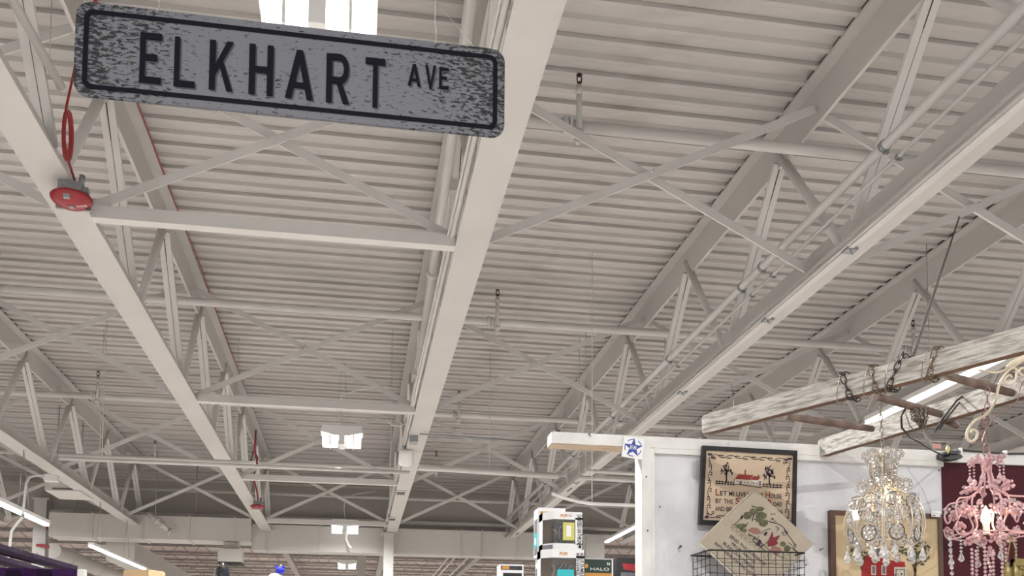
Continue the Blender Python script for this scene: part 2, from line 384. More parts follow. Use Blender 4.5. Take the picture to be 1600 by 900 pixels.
# ================================================================== HIGH BAY FITTINGS
def highbay(X, Y, z, label):
    t = thing('high_bay_light', label, 'ceiling light', (X,Y,z), 'hanging white high bay lights')
    w_ = .36
    mb = MB()
    fr = (Vector((X,Y,z)), Vector((1,0,0)), Vector((0,0,1)), Vector((0,1,0)))
    mb.prism([(-w_,.06),(-w_+.03,.17),(w_-.03,.17),(w_,.06),(.12,.0),(-.12,.0)], fr, -.20, .20)
    mb.box((X-.05,Y-.21,z-.16),(X+.05,Y+.19,z+.05))
    for s_ in (-1,1): mb.box((X+s_*.197-.009,Y-.185,z-.165),(X+s_*.197+.009,Y+.18,z+.05))
    hs = mb.build('housing', whitep, t)
    for s_ in (-1,1):
        for q in (0,1):
            cx_ = X+s_*(.128+q*.138); mb = MB()
            prof = []
            for a_ in range(9):
                an = math.pi*a_/8; prof.append((-.17*math.cos(an), -.20*min(1,math.sin(an)*1.7)))
            fr2 = (Vector((cx_,Y,z+.05)), Vector((0,1,0)), Vector((0,0,1)), Vector((1,0,0)))
            mb.prism([(a_, b_-.0) for a_, b_ in prof], fr2, -.061, .061)
            mb.build('lens', lamp, hs)
    for s_ in (-1,1):
        mb = MB(); mb.tube([(X+s_*.10-.02,Y,z+.17),(X+s_*.10,Y,z+.23),(X+s_*.10+.02,Y,z+.17)], .004, 5); mb.tube([(X+s_*.10,Y,z+.23),(X+s_*.02,Y,5.42)], .0035, 5); mb.build('hanging_wire', wire, t)
    mb = MB(); pts = [Vector((X+.02,Y,z+.17)), Vector((X-.03,Y,z+.4)), Vector((X-.02,Y+.0,z+.75)), Vector((X+.25,Y,z+.86)), Vector((X+.75,Y,z+.95))]
    mb.tube(pts, .009, 6); mb.build('power_cord', whitep, t)
    return t
highbay(-.28, 5.75, 4.03, 'large bright high bay light above the street sign')
highbay(-.255, 16.5, 4.05, 'bright high bay light hanging at centre of the picture')
hb3 = UY(539,824,24.2); highbay(hb3.x, 24.2, hb3.z, 'smaller bright high bay light in front of the rectangular duct')
highbay(-.28, 35.9, 4.0, 'tiny distant high bay light seen under the duct')
# drooping loose cord under the third
q = [UY(542,829,24.2), UY(541,842,24.2), UY(545,852,24.2), UY(549,856,24.2)]
tag(MB().tube(q, .026, 6).build('white_cable', whitep, None, q[0]), 'short white cord end dangling under the high bay light before the duct', 'cord')

# ================================================================== LINEAR LAMPS
def tubelamp(p, q, label, drops=True, hh=1.0):
    p = Vector(p); q = Vector(q)
    t = thing('tube_lamp', label, 'linear lamp', p, 'lit linear lamps')
    MB().bar(p+Vector((0,0,.045)), q+Vector((0,0,.045)), .12, .06).build('housing', whitep, t)
    MB().bar(p, q, .085, .05).build('lit_tube', tubem, t)
    if drops:
        for f_ in (.08,.55):
            a_ = p.lerp(q, f_)+Vector((0,0,.07)); top = Vector((a_.x+.05, a_.y+.0, 3.6))
            MB().tube([a_, top], .006, 5).tube([top, a_+Vector((0,.55,0))], .006, 5).build('hanging_wire', wire, t)
    else:
        for f_ in (.3,.8):
            a_ = p.lerp(q, f_)+Vector((0,0,.07)); MB().tube([a_, Vector((a_.x,a_.y,5.43))], .005, 5).build('hanging_wire', wire, t)
    return t
tubelamp(UX(0-40,768,-5.43), UX(73,820,-5.43), 'bright tube lamp cut by the left edge of the picture')
tubelamp(UX(142,853,-5.43), UX(226,889,-5.43), 'bright tube lamp hanging on wires at lower left')
tubelamp(Vector((UZ(947,847,3.52).x, UZ(947,847,3.52).y, 3.52)), Vector((UZ(947,847,3.52).x, 19.2, 3.52)), 'bright tube lamp seen between the boxes and the white post', False)
tq = UZ(1356,660,3.52); tubelamp(tq, Vector((tq.x, 7.2, 3.52)), 'bright tube lamp crossing behind the wooden ladder', False)

# ================================================================== FAR DUCTS, COLUMNS, JOISTS
t = thing('rectangular_duct', 'long grey rectangular duct crossing the hall below the header', 'duct', (0,25.2,3.1))
MB().box((-7.4,24.6,3.27),(-2.6,25.4,3.86)).build('left_section', ductm, t)
MB().box((-2.6,24.9,3.10),(6.7,25.45,3.77)).build('right_section', ductm, t)
for X in (-6.4,-5.2,-4.1,-3.0): MB().box((X-.02,24.57,3.25),(X+.02,25.42,3.88)).build('seam', ductm, t)
for X in (-2.2,-.9,1.0,2.8,3.35,4.3,6.2): MB().box((X-.02,24.87,3.08),(X+.02,25.47,3.79)).build('seam', ductm, t)
for X in (-6.9,-4.0): MB().tube([(X,24.9,3.86),(X,24.9,5.4)], .012, 6).build('hanger_rod', wire, t)
t = thing('air_diffuser', 'pale square air diffuser box hanging under the duct', 'vent', UY(359,870,24.4))
a0 = UY(340,877,24.4); a1 = UY(378,858,24.4)
MB().box((a0.x,24.4,a0.z),(a1.x,24.85,a1.z)).box((a0.x+.1,24.63,a1.z),(a1.x-.1,24.85,3.24)).build('box', ductm, t)
mb = MB()
for i in range(9):
    xx = a0.x+.02+(a1.x-a0.x-.04)*i/8; mb.box((xx-.02,24.42,a0.z-.05),(xx+.02,24.95,a0.z))
mb.build('grille', primer_and_shade, t)
t = thing('round_duct', 'pale round duct running away at lower left', 'duct', (-8,26.2,3.1))
MB().tube([(-7.75,26.2,3.1),(-7.75,44,3.1)], .20, 16).build('duct', ductm, t)
for yy in (27.5,30.5,33.5): MB().tube([(-7.75,yy,3.1),(-7.75,yy+.1,3.1)], .225, 16).build('joint_band', ductm, t)
t = thing('side_duct', 'long pale duct receding under the far roof at left', 'duct', (-5.6,26.2,2.8))
MB().box((-6.3,25.6,2.82),(-5.6,48,3.32)).build('duct', ductm, t)
def column(X, Y, wd, ztop, label):
    t = thing('steel_column', label, 'column', (X,Y,FLOOR))
    mb = MB(); mb.box((X-wd/2,Y,FLOOR),(X+wd/2,Y+.02,ztop)); mb.box((X-wd/2,Y+wd-.02,FLOOR),(X+wd/2,Y+wd,ztop)); mb.box((X-.01,Y+.02,FLOOR),(X+.01,Y+wd-.02,ztop))
    mb.build('shaft', steel, t)
    MB().box((X-wd/2-.06,Y-.03,ztop-.03),(X+wd/2+.06,Y+wd+.05,ztop)).build('cap_plate', steel, t)
    MB().box((X-wd/2-.1,Y-.1,FLOOR),(X+wd/2+.1,Y+wd+.1,FLOOR+.02)).build('base_plate', steel, t); return t
column(.86, 24.5, .25, 3.59, 'grey steel column below the end of the centre truss')
column(-7.78, 25.15, .30, 4.30, 'grey steel column beside the red wall marks at lower left')
column(.25, 34.0, .3, 4.3, 'distant boxed column beside the duct hanger near centre')
for i, (x0,x1,y0,y1) in enumerate(((57,72,850.5,854.5),(72,77,852.5,857))):
    a0 = UY(x0,y1,25.1); a1 = UY(x1,y0,25.1)
    o = MB().box((a0.x,25.06,a0.z),(a1.x,25.12,a1.z)).build('red_marker', redp, None, a0)
    tag(o, ('long','short')[i]+' red marker fixed on the left grey column', 'marker')
jt = thing('bar_joist', 'x', 'bar joist', (0,28,4.0), 'bar joists of the far roof')
mb = MB(); mb.box((-16,27.95,4.46),(22,28.05,4.54)); mb.build('top_chord', joistm, jt)
mb = MB(); mb.box((-16,27.97,4.09),(22,28.03,4.14)); mb.build('bottom_chord', joistm, jt)
mb = MB(); x = -16; kk = 0
zz = []
while x < 22: zz.append((x,28.0,4.12 if kk%2 else 4.50)); x += .38; kk += 1
mb.tube(zz, .017, 4); mb.build('zigzag_web', joistm, jt)
ords = ['first','second','third','fourth','fifth','sixth','seventh','eighth','ninth','tenth','eleventh']
for i in range(11):
    lab = '%s zigzag bar joist of the far roof counted from the duct' % ords[i]
    if i == 0: jt['label'] = lab; jt.location = (0,30.0,4.0)
    else: dup(jt, (0,30.0+2.5*i,4.0), lab)
for i, (X, lab) in enumerate(((-2.3,'far grey girder running away left of the centre column'),(.95,'far grey girder running away behind the centre column'),(4.2,'far grey girder running away below the right end of the duct'))):
    tag(MB().box((X-.1,26.2,3.95),(X+.1,57,4.085)).build('far_girder', joistm, None, (X,26.2,3.98)), lab, 'girder')
for i, (X, z_) in enumerate(((2.85,3.55),(3.05,3.55),(3.45,3.55))):
    tag(MB().tube([(X,26.3,z_),(X,50,z_)], .035, 8).build('far_pipe', pipem, None, (X,26.3,z_)), ('left','middle','right')[i]+'most of three parallel pipes receding below the duct', 'pipe', 'parallel far pipes')
# pipes along the header
for z_, Y, rr, lab in ((4.0,25.3,.05,'long white pipe running along the foot of the header'),(4.62,25.2,.045,'long white pipe running near the top of the header')):
    tag(MB().tube([(-7.6,Y,z_),(22,Y,z_)], rr, 10).build('header_pipe', pipem, None, (-7.6,Y,z_)), lab, 'pipe')
a0 = UY(232,802,24.3); a1 = UY(268,832,24.3)
t = thing('branch_pipe', 'short white branch pipe with couplings below the end of the left truss', 'pipe', a0)
MB().tube([a0,a1], .06, 10).build('pipe', pipem, t)
MB().tube([a0.lerp(a1,.3), Vector((a0.lerp(a1,.3).x,24.3,5.41))], .008, 5).build('hanger_rod', wire, t)
for f_ in (.4,.62,.97): MB().tube([a0.lerp(a1,f_-.04), a0.lerp(a1,f_+.03)], .1, 10).build('coupling', pipem, t)

# pair of conduits crossing at lower left (y ~ 712)
for i, (pa, pb, rr) in enumerate((((92,711),(398,722),.034),((92,716),(640,742),.030))):
    a0 = UZ(*pa, 3.75); Y = a0.y
    a0 = UY(*pa, 15.6-.8*i); a1 = UY(*pb, 15.6-.8*i)
    tag(MB().tube([a0, Vector((a1.x,15.6-.8*i,a0.z))], rr, 8).tube([Vector((a0.x+.6,15.6-.8*i,a0.z)), Vector((a0.x+.6,15.6-.8*i,5.41))], .006, 5).tube([Vector((a1.x-.3,15.6-.8*i,a0.z)), Vector((a1.x-.3,15.6-.8*i,5.41))], .006, 5).build('crossing_conduit', pipem, None, a0), ('upper','lower')[i]+' of two conduits crossing between the trusses at left', 'conduit')
for i, (pa, pb, Y_, rr) in enumerate((((915,735),(1040,744),14.0,.028),((905,746),(1040,754),14.6,.034))):
    a0 = UY(*pa, Y_); a1 = UY(*pb, Y_)
    tag(MB().tube([a0, a1], rr, 8).tube([a1, Vector((a1.x,Y_,5.41))], .006, 5).tube([a0, Vector((a0.x,Y_,5.41))], .006, 5).build('crossing_conduit', pipem, None, a0), ('upper','lower')[i]+' of two conduits seen left of the white booth post', 'conduit')
pts = [UY(x, y, 11.5) for x, y in ((862,771),(885,779),(905,784),(925,787),(950,788),(1040,791))]
tag(MB().tube(pts, .022, 8).tube([pts[3], Vector((pts[3].x,11.5,5.41))], .005, 5).build('flexible_conduit', whitep, None, pts[0]), 'white flexible conduit sagging left of the booth post above the toy boxes', 'conduit')
a0 = UY(655,730,15.4); a1 = UY(872,744,15.4)
tag(MB().tube([a0, a1], .05, 10).tube([a0.lerp(a1,.5), Vector((a0.lerp(a1,.5).x,15.4,5.41))], .006, 5).build('crossing_conduit', pipem, None, a0), 'white crossing conduit between the centre truss and the one right of it', 'conduit')

# ================================================================== FIRE BELLS
def firebell(X, Y, label, coil=False):
    t = thing('fire_bell', label, 'fire bell', (X,Y,3.59), 'red fire alarm bells')
    mb = MB(); mb.box((X-.085,Y-.06,3.505),(X+.085,Y+.06,3.598)); mb.box((X+.06,Y-.03,3.53),(X+.12,Y+.03,3.57)); mb.tube([(X+.07,Y-.02,3.59),(X+.075,Y-.02,3.66)], .022, 8)
    mb.build('back_box', galv, t)
    mb = MB(); mb.lathe([(.06,0),(.142,-.004),(.149,-.015),(.146,-.028),(.125,-.052),(.085,-.072),(.04,-.08),(0,-.081)], (X,Y,3.505), seg=32)
    gg = mb.build('gong', redp, t)
    mb = MB(); mb.lathe([(.0,-.002),(.030,-.002),(.030,.004),(0,.004)], (X,Y,3.421), seg=4); mb.build('badge', galv, gg); mb = MB()
    for a_ in (35,150,270):
        an = math.radians(a_); mb.box((X+.118*math.cos(an)-.022,Y+.118*math.sin(an)-.013,3.432),(X+.118*math.cos(an)+.022,Y+.118*math.sin(an)+.013,3.462))
    mb.build('vent_window', galv, gg)
    mb = MB()
    put_text(mb, 'FIRE', (X+.045,Y-.03,3.428), (X+.115,Y-.03,3.438), (0,.026,0), (0,0,-1), .004)
    mb.build('lettering', whitep, gg)
    return t
b0 = UZ(112,308,3.50); firebell(b0.x, b0.y, 'red fire alarm bell under the upper left truss, with red cable coil')
b1 = UZ(402,790,3.5); firebell(b1.x, b1.y, 'smaller distant red fire alarm bell under the same truss')
t = thing('red_cable_coil', 'looped coil of red cable hanging above the near fire bell', 'cable', UX(106,205,-2.1))
P_ = lambda x, y: UX(x, y, -2.1)
MB().tube([P_(170,-15), P_(146,4), P_(125,60), P_(116,110), P_(103,170), P_(100,215), P_(108,255), P_(118,285)], .009, 6).build('cable', redw, t)
for kx, kw in ((0,0),(2.5,.7),(-1.5,1.4)):
    MB().tube([P_(105+kx+(7-kw)*math.sin(a_*math.pi/9), 212-(40-kw)*math.cos(a_*math.pi/9)) for a_ in range(18)], .008, 6, closed=True).build('loop', redw, t)
tag(MB().tube([(-2.14,6.6,5.36),(-2.12,8,5.36),(-2.10,9.4,5.355),(-2.11,11,5.36),(-2.08,12.5,5.35),(-2.11,15,5.36),(-2.10,18,5.33)], .007, 6).build('red_cable', redw, None, (-2.14,6.6,5.36)), 'thin red cable along the top edge of the fire bell truss', 'cable')
P_ = lambda x, y: UX(x, y, -2.15)
mb = MB(); mb.tube([P_(404,786), P_(402,770), P_(396,745), P_(402,725), P_(398,700), P_(400,672)], .02, 6); mb.tube([P_(397,735+0), P_(392,720), P_(396,705), P_(403,715), P_(400,735)], .015, 6)
tag(mb.build('red_cable', redw, None, P_(404,786)), 'red cable rising above the distant fire bell', 'cable')
rl = [UY(82+8.5*math.cos(a_*math.pi/10), 823+8.5*math.sin(a_*math.pi/10), 25.0) for a_ in range(20)]
tag(MB().tube(rl, .018, 6, closed=True).build('cable_loop', redw, None, rl[0]), 'dark red cable loop hanging beside the left grey column', 'cable')

# ================================================================== WHITE CANISTER, SMALL BOX
c0 = UX(635,712,.80); ax = (Vector((0,0,0))-c0); ax.z = 0; ax.normalize(); ax = (ax*.55+Vector((0,0,.78))).normalized()
t = thing('speaker_canister', 'white cylindrical pendant speaker hanging beside the centre truss', 'speaker', c0)
MB().lathe([(.0,-.16),(.10,-.16),(.118,-.15),(.121,-.03),(.118,.08),(.10,.115),(.06,.125),(0,.127)], c0, ax, 24).build('body', whitep, t)
MB().lathe([(.0,-.168),(.098,-.168),(.098,-.158)], c0, ax, 24).build('grille', galv, t)
u_ = Vector((1,0,0)); fw = ax.cross(u_).normalized()*-1
pc = c0+ax*.13
MB().tube([pc+u_*-.035+ax*.06-fw*-.02, pc+u_*-.035-fw*.0, pc-u_*.03+fw*.05, pc+u_*.03+fw*.05, pc+u_*.035, pc+u_*.035+ax*.06], .008, 6).tube([pc-ax*.02, pc+ax*.02],.03,12).build('bracket', wire, t)
MB().tube([pc+ax*.05, UX(634,692,.80), UX(640,685,.8)], .009, 6).build('cord', whitep, t)
t = thing('junction_box', 'small galvanised junction box on the centre truss above the speaker', 'junction box', UZ(648,680,3.59))
a0 = UZ(640,686,3.56); a1 = UZ(656,674,3.56)
MB().box((a0.x,a0.y-.1,3.50),(a1.x,a0.y+.12,3.60)).build('box', galv, t)
MB().tube([UZ(656,678,3.56), UZ(700,681,3.56), UZ(830,690,3.56)+Vector((0,0,0))], .012, 6).build('conduit', galv, t)
MB().tube([UY(603,655,a0.y), UY(612,664,a0.y), UY(625,666,a0.y), UY(636,660,a0.y), UY(645,650,a0.y)], .010, 6).build('loose_cable', whitep, t)
# sockets set under the centre truss
for i, (px, py) in enumerate(((626,770),(612,811))):
    a0 = UZ(px,py,3.598); t = thing('flange_clip', ('nearer','farther')[i]+' black slotted clip under the centre truss', 'clip', a0, 'black clips under the centre truss')
    MB().box(a0+Vector((-.10,-.25,-.012)), a0+Vector((.10,.25,.0))).build('plate', steel, t)
    MB().box(a0+Vector((-.08,-.12,-.022)), a0+Vector((.08,.12,-.011))).build('slot', blackp, t)
# left lamp conduit and box
t = thing('conduit_drop', 'bent white conduit dropping from the left truss past a tube lamp', 'conduit', UX(76,745,-5.30))
P_ = lambda x, y: UX(x, y, -5.30)
MB().tube([P_(70,743), P_(55,743), P_(46,746), P_(41,756), P_(39,775), P_(36,799), P_(35,809), P_(26,819), P_(18,830), P_(16,847), P_(12,885), P_(12,930)], .019, 8).build('pipe', whitep, t)
MB().tube([P_(35.5,804), P_(35.2,808)], .03, 8).build('coupling', galv, t)
a0 = P_(68,751); MB().box(a0, a0+Vector((.22,.12,.12))).build('box', whitep, t)
a0 = UX(70,757,-5.3); a1 = UX(128,768,-4.9)
t = thing('unit_heater', 'pale ceiling heater box tucked behind the left truss', 'heater', UY(95,760,20))
a0 = UY(70,756,20); a1 = UY(125,768,20)
mb = MB(); mb.box((a0.x,20,a1.z),(a1.x,21.0,a0.z)); mb.box((a0.x+.1,19.95,a0.z),(a1.x-.1,20.9,a0.z+.05)); mb.build('casing', ductm, t)
MB().box((a0.x+.15,19.98,a1.z+.03),(a1.x-.1,20.0,a1.z+.05)).build('vent_slot', primer_and_shade, t)
mb = MB(); mb.tube([(a0.x+.1,20.4,a0.z),(a0.x+.1,20.4,5.4)],.01,5).tube([(a1.x-.1,20.4,a0.z),(a1.x-.1,20.4,5.4)],.01,5).build('hanger', wire, t)
t = thing('support_bar', 'x', 'bar', (0,0,0)); bpy.data.objects.remove(t)
# ================================================================== STREET SIGN
m, n, l, b = nmat('distressed_sign_face')
tc = n.new('ShaderNodeTexCoord'); mp = n.new('ShaderNodeMapping'); mp.inputs['Scale'].default_value = (42,1,120); l.new(tc.outputs['Object'], mp.inputs[0])
nz = n.new('ShaderNodeTexNoise'); nz.inputs['Scale'].default_value = 1.5; nz.inputs['Detail'].default_value = 5; nz.inputs['Roughness'].default_value = .62; nz.inputs['Distortion'].default_value = .6; l.new(mp.outputs[0], nz.inputs['Vector'])
# more flaking towards the ends and edge band of the printed board
sx = n.new('ShaderNodeSeparateXYZ'); l.new(tc.outputs['Object'], sx.inputs[0])
ab = n.new('ShaderNodeMath'); ab.operation = 'ABSOLUTE'; l.new(sx.outputs['X'], ab.inputs[0])
mr = n.new('ShaderNodeMapRange'); mr.inputs['From Min'].default_value = .20; mr.inputs['From Max'].default_value = .46; mr.inputs['To Min'].default_value = 0.0; mr.inputs['To Max'].default_value = .16; l.new(ab.outputs[0], mr.inputs['Value'])
nb = n.new('ShaderNodeTexNoise'); nb.inputs['Scale'].default_value = 9; l.new(tc.outputs['Object'], nb.inputs['Vector'])
mr3 = n.new('ShaderNodeMapRange'); mr3.inputs['From Min'].default_value = .4; mr3.inputs['From Max'].default_value = .7; mr3.inputs['To Max'].default_value = .06; l.new(nb.outputs['Fac'], mr3.inputs['Value'])
a1 = n.new('ShaderNodeMath'); a1.operation = 'SUBTRACT'; l.new(nz.outputs['Fac'], a1.inputs[0]); l.new(mr.outputs[0], a1.inputs[1])
a2 = n.new('ShaderNodeMath'); a2.operation = 'SUBTRACT'; l.new(a1.outputs[0], a2.inputs[0]); l.new(mr3.outputs[0], a2.inputs[1])
cr = n.new('ShaderNodeValToRGB'); cr.color_ramp.elements[0].position = .315; cr.color_ramp.elements[1].position = .40
cr.color_ramp.elements[0].color = (.018,.018,.019,1); cr.color_ramp.elements[1].color = (.125,.128,.143,1); l.new(a2.outputs[0], cr.inputs[0])
l.new(cr.outputs[0], b.inputs['Base Color']); b.inputs['Roughness'].default_value = .5; b.inputs['Specular IOR Level'].default_value = .12
signm = m
signink = paint('sign_black_ink', (.006,.0055,.010), .6, .02, spec=.05); signsh = paint('sign_drop_shadow_ink', (.06,.06,.068), .6, .1, spec=.1)
sedge = paint('sign_edge', (.05,.05,.055), .5)
Ys = 2.0
x0, x1, z0, z1 = -.587, .309, 1.1775, 1.3795
sc_ = Vector(((x0+x1)/2, Ys, (z0+z1)/2))
t = thing('street_sign', 'hanging distressed grey street sign reading ELKHART AVE', 'sign', sc_)
fr = (sc_, Vector((1,0,0)), Vector((0,0,1)), Vector((0,-1,0)))
def rrect(hw, hh, r, n_=8):
    p = []
    for cx, cy, a0 in ((hw-r,hh-r,0),(-hw+r,hh-r,90),(-hw+r,-hh+r,180),(hw-r,-hh+r,270)):
        for i in range(n_+1):
            a_ = math.radians(a0+90*i/n_); p.append((cx+r*math.cos(a_), cy+r*math.sin(a_)))
    return p
hw, hh = (x1-x0)/2, (z1-z0)/2
mb = MB(); mb.prism(rrect(hw,hh,.030), fr, 0, .006); mb.build('board', signm, t)
mb = MB(); A = rrect(hw-.0165,hh-.0155,.019); B = rrect(hw-.0265,hh-.0255,.011); N = len(A)
o_, u, v, nn = fr
vs = [o_+u*a+v*b_+nn*.0072 for a,b_ in A]+[o_+u*a+v*b_+nn*.0072 for a,b_ in B]
mb.raw(vs, [[i,(i+1)%N,N+(i+1)%N,N+i] for i in range(N)]); mb.build('border_line', signink, t)
def L(s):  # letter polygons in unit box, stroke w
    w_ = .255
    if s == 'E': return [[(0,0),(w_,0),(w_,1),(0,1)],[(w_,0),(1,0),(1,.125),(w_,.125)],[(w_,.875),(1,.875),(1,1),(w_,1)],[(w_,.45),(.8,.45),(.8,.575),(w_,.575)]]
    if s == 'L': return [[(0,0),(w_,0),(w_,1),(0,1)],[(w_,0),(1,0),(1,.125),(w_,.125)]]
    if s == 'H': return [[(0,0),(w_,0),(w_,1),(0,1)],[(1-w_,0),(1,0),(1,1),(1-w_,1)],[(w_,.44),(1-w_,.44),(1-w_,.565),(w_,.565)]]
    if s == 'T': return [[(.38,0),(.62,0),(.62,.87),(.38,.87)],[(0,.87),(1,.87),(1,1),(0,1)]]
    if s == 'K': return [[(0,0),(w_,0),(w_,1),(0,1)],[(w_,.30),(w_,.52),(.74,1),(1,1)],[(.36,.60),(.50,.70),(1,0),(.74,0)]]
    if s == 'A': return [[(0,0),(.23,0),(.61,1),(.39,1)],[(.77,0),(1,0),(.61,1),(.44,.88)],[(.22,.22),(.78,.22),(.74,.335),(.26,.335)]]
    if s == 'V': return [[(0,1),(.24,1),(.59,0),(.41,0)],[(1,1),(.76,1),(.44,.1),(.59,0)]]
    if s == 'R':
        out = [[(0,0),(w_,0),(w_,1),(0,1)],[(.42,.44),(.66,.44),(1,0),(.74,0)]]
        o2 = [(w_,1),(.62,1)]; 
        pts = [(.62+.36*math.sin(a_*math.pi/8), .70+.30*math.cos(a_*math.pi/8)) for a_ in range(9)]
        pin = [(.58+.18*math.sin(a_*math.pi/8), .70+.175*math.cos(a_*math.pi/8)) for a_ in range(9)]
        for i in range(8): out.append([pts[i],pts[i+1],pin[i+1],pin[i]])
        out.append([(w_,1),(.62,1),(.58,.875),(w_,.875)]); out.append([(w_,.40),(w_,.525),(.58,.525),(.62,.40)])
        return out
def sp(px, py): 
    q = UY(px, py, Ys-.0075); return (q.x-sc_.x, q.z-sc_.z)
letters = [('E',(217,128),(251,132),(221,50)),('L',(271,134),(304,137),(275,57)),('K',(326,139),(363,143),(330,62)),('H',(388,146),(426,150),(391,68)),
           ('A',(445,152),(489,157),(447,76)),('R',(509,159),(545,163),(512,83)),('T',(570,166),(601,169),(569,89)),
           ('A',(637,133),(657,136),(638,99)),('V',(664,101+37),(681,140),(664,101)),('E',(686,138),(701,140),(687,105))]
mb = MB(); ms = MB()
for ch, bl, br, tl in letters:
    a0 = sp(*bl); a1 = sp(*br); a2 = sp(*tl); W_ = a1[0]-a0[0]; H_ = a2[1]-a0[1]
    if ch == 'T': W_ *= 1.0
    for ip, poly in enumerate(L(ch)):
        pp = [(a0[0]+x*W_, a0[1]+y*H_) for x, y in poly]
        mb.prism(pp, fr, .0068, .0082+.00012*ip)
        ms.prism([(x+.0035, y-.0035) for x, y in pp], fr, .0061, .0064+.00006*ip)
mb.build('lettering', signink, t); ms.build('printed_shadow', signsh, t)
for i, (px, py, tx) in enumerate(((247,20,-.43),(680,70,.152))):
    q = UY(px, py, Ys)
    mb = MB(); mb.tube([q, q+Vector((.003,0,.02)), q+Vector((-.001,0,.05)), Vector((q.x+.004,Ys,3.6)), Vector((q.x+.0,Ys,5.39))], .0011, 5)
    mb.tube([q+Vector((0,-.008,-.002)), q+Vector((.003,0,.02)), q+Vector((0,.003,-.002))], .0014, 5); mb.tube([q+Vector((.002,0,.02)), q+Vector((0,0,.045))], .0022, 6)
    mb.build('hanging_wire', wire, t)
q = UY(680,70,Ys); MB().tube([q+Vector((.002,0,.10)), q+Vector((.09,0,-.0)), q+Vector((.13,0,-.06))], .0009, 5).build('loose_wire', wire, t)

# ================================================================== BOOTH WALL
whiteboard = paint('painted_plywood', (.66,.66,.68), .55, .07, 5, .5, 70, stretch=(1,1,1))
whitewood = paint('white_painted_lumber', (.74,.73,.70), .5, .08, 8, .3, 60)
rawwood = paint('bare_lumber', (.50,.37,.25), .6, .12, 10, stretch=(1,8,8))
maroon = paint('maroon_wall_paint', (.062,.010,.016), .5, .1, 6, .5, 90, spec=.15)
darkhole = paint('dark_screw', (.05,.035,.03), .5)
Yw = 3.60
struct('wall_booth', MB().box((1.175,Yw+.02,FLOOR),(2.445,Yw+.04,.90)), whiteboard)
struct('wall_booth', MB().box((2.445,Yw+.015,FLOOR),(4.2,Yw+.035,.915)), maroon)
t = thing('wall_top_rail', 'white painted lumber rail along the top of the booth wall', 'rail', (.755,Yw,.9))
a0 = UY(862,693,Yw)
MB().box((.755,Yw,.903),(4.2,Yw+.085,.948)).build('beam', whitewood, t)
MB().box((.757,Yw+.003,.899),(1.13,Yw+.082,.903)).build('bare_underside', rawwood, t, label='bare unpainted wood underside')
MB().box((1.175,Yw+.002,.882),(2.445,Yw+.02,.903)).build('joint_strip', whitewood, t)
MB().box((2.445,Yw+.004,.912),(4.2,Yw+.015,.948)).build('cable_ledge', whitep, t)
for px in (920,):
    q = UY(px,679,Yw-.001); MB().tube([q, q+Vector((0,-.01,0))],.003,6).tube([q+Vector((0,-.008,0)), q+Vector((.006,-.01,-.012))],.0015,5).build('nail', darkhole, t)
t = thing('wall_post', 'white painted lumber post at the left end of the booth wall', 'post', (1.12,Yw,FLOOR))
MB().box((1.121,Yw-.002,FLOOR),(1.158,Yw+.09,.903)).build('post', whitewood, t)
MB().box((1.158,Yw+.004,FLOOR),(1.176,Yw+.05,.903)).build('edge_strip', whitewood, t)
for k_, (px, py) in enumerate(((1031,792),(1331,712-4),(1297,708),(1424,715),(1467,735),(1071,702),(1010,745),(1012,829),(1259,883),(1282,859))):
    q = UY(px, py, Yw+.018 if px > 1022 else Yw-.003)
    mb = MB(); mb.lathe([(.0,0),(.0032,0),(.0025,.003),(0,.004)], q, (0,-1,0), 8)
    if k_ in (8,9): mb.tube([q, q+Vector((0,-.025,.004))], .0012, 5)
    o = mb.build('wall_screw', darkhole, None, q)
    tag(o, ('dark screw head in the bare middle of the white wall left of the sampler','dark screw head at the top of the white wall left of the crystal chandelier','dark screw head high on the white wall just right of the black framed sampler','dark screw head high on the wall right of the crystal chandelier','dark screw head beside the maroon wall edge','small screw hole just under the top rail left of the black framed sampler','upper dark screw in the white end post','lower dark screw in the white end post','nail sticking out right of the wire basket','nail sticking out of the wall above and right of the basket')[k_], 'screw')
q = UY(1060,857,Yw+.018)
tag(MB().tube([q+Vector((0,.002,0)), q+Vector((-.002,-.03,.004))], .0022, 6).lathe([(0,0),(.005,0),(.005,.002),(0,.002)], q+Vector((-.002,-.03,.004)), (0,-1,0), 8).build('wall_nail', darkhole, None, q), 'bent nail sticking out of the white wall left of the wire basket', 'nail')
hair = [(1425,700),(1419,715),(1420,735),(1432,750),(1442,765),(1448,780),(1453,792),(1454,798),(1452,808),(1440,818)]
tag(MB().tube([UY(x, y, Yw+.012) for x, y in hair], .0006, 4).build('thin_wire', darkhole, None, UY(1425,700,Yw)), 'hair-thin dark wire hanging over the white wall beside the price tag', 'wire')

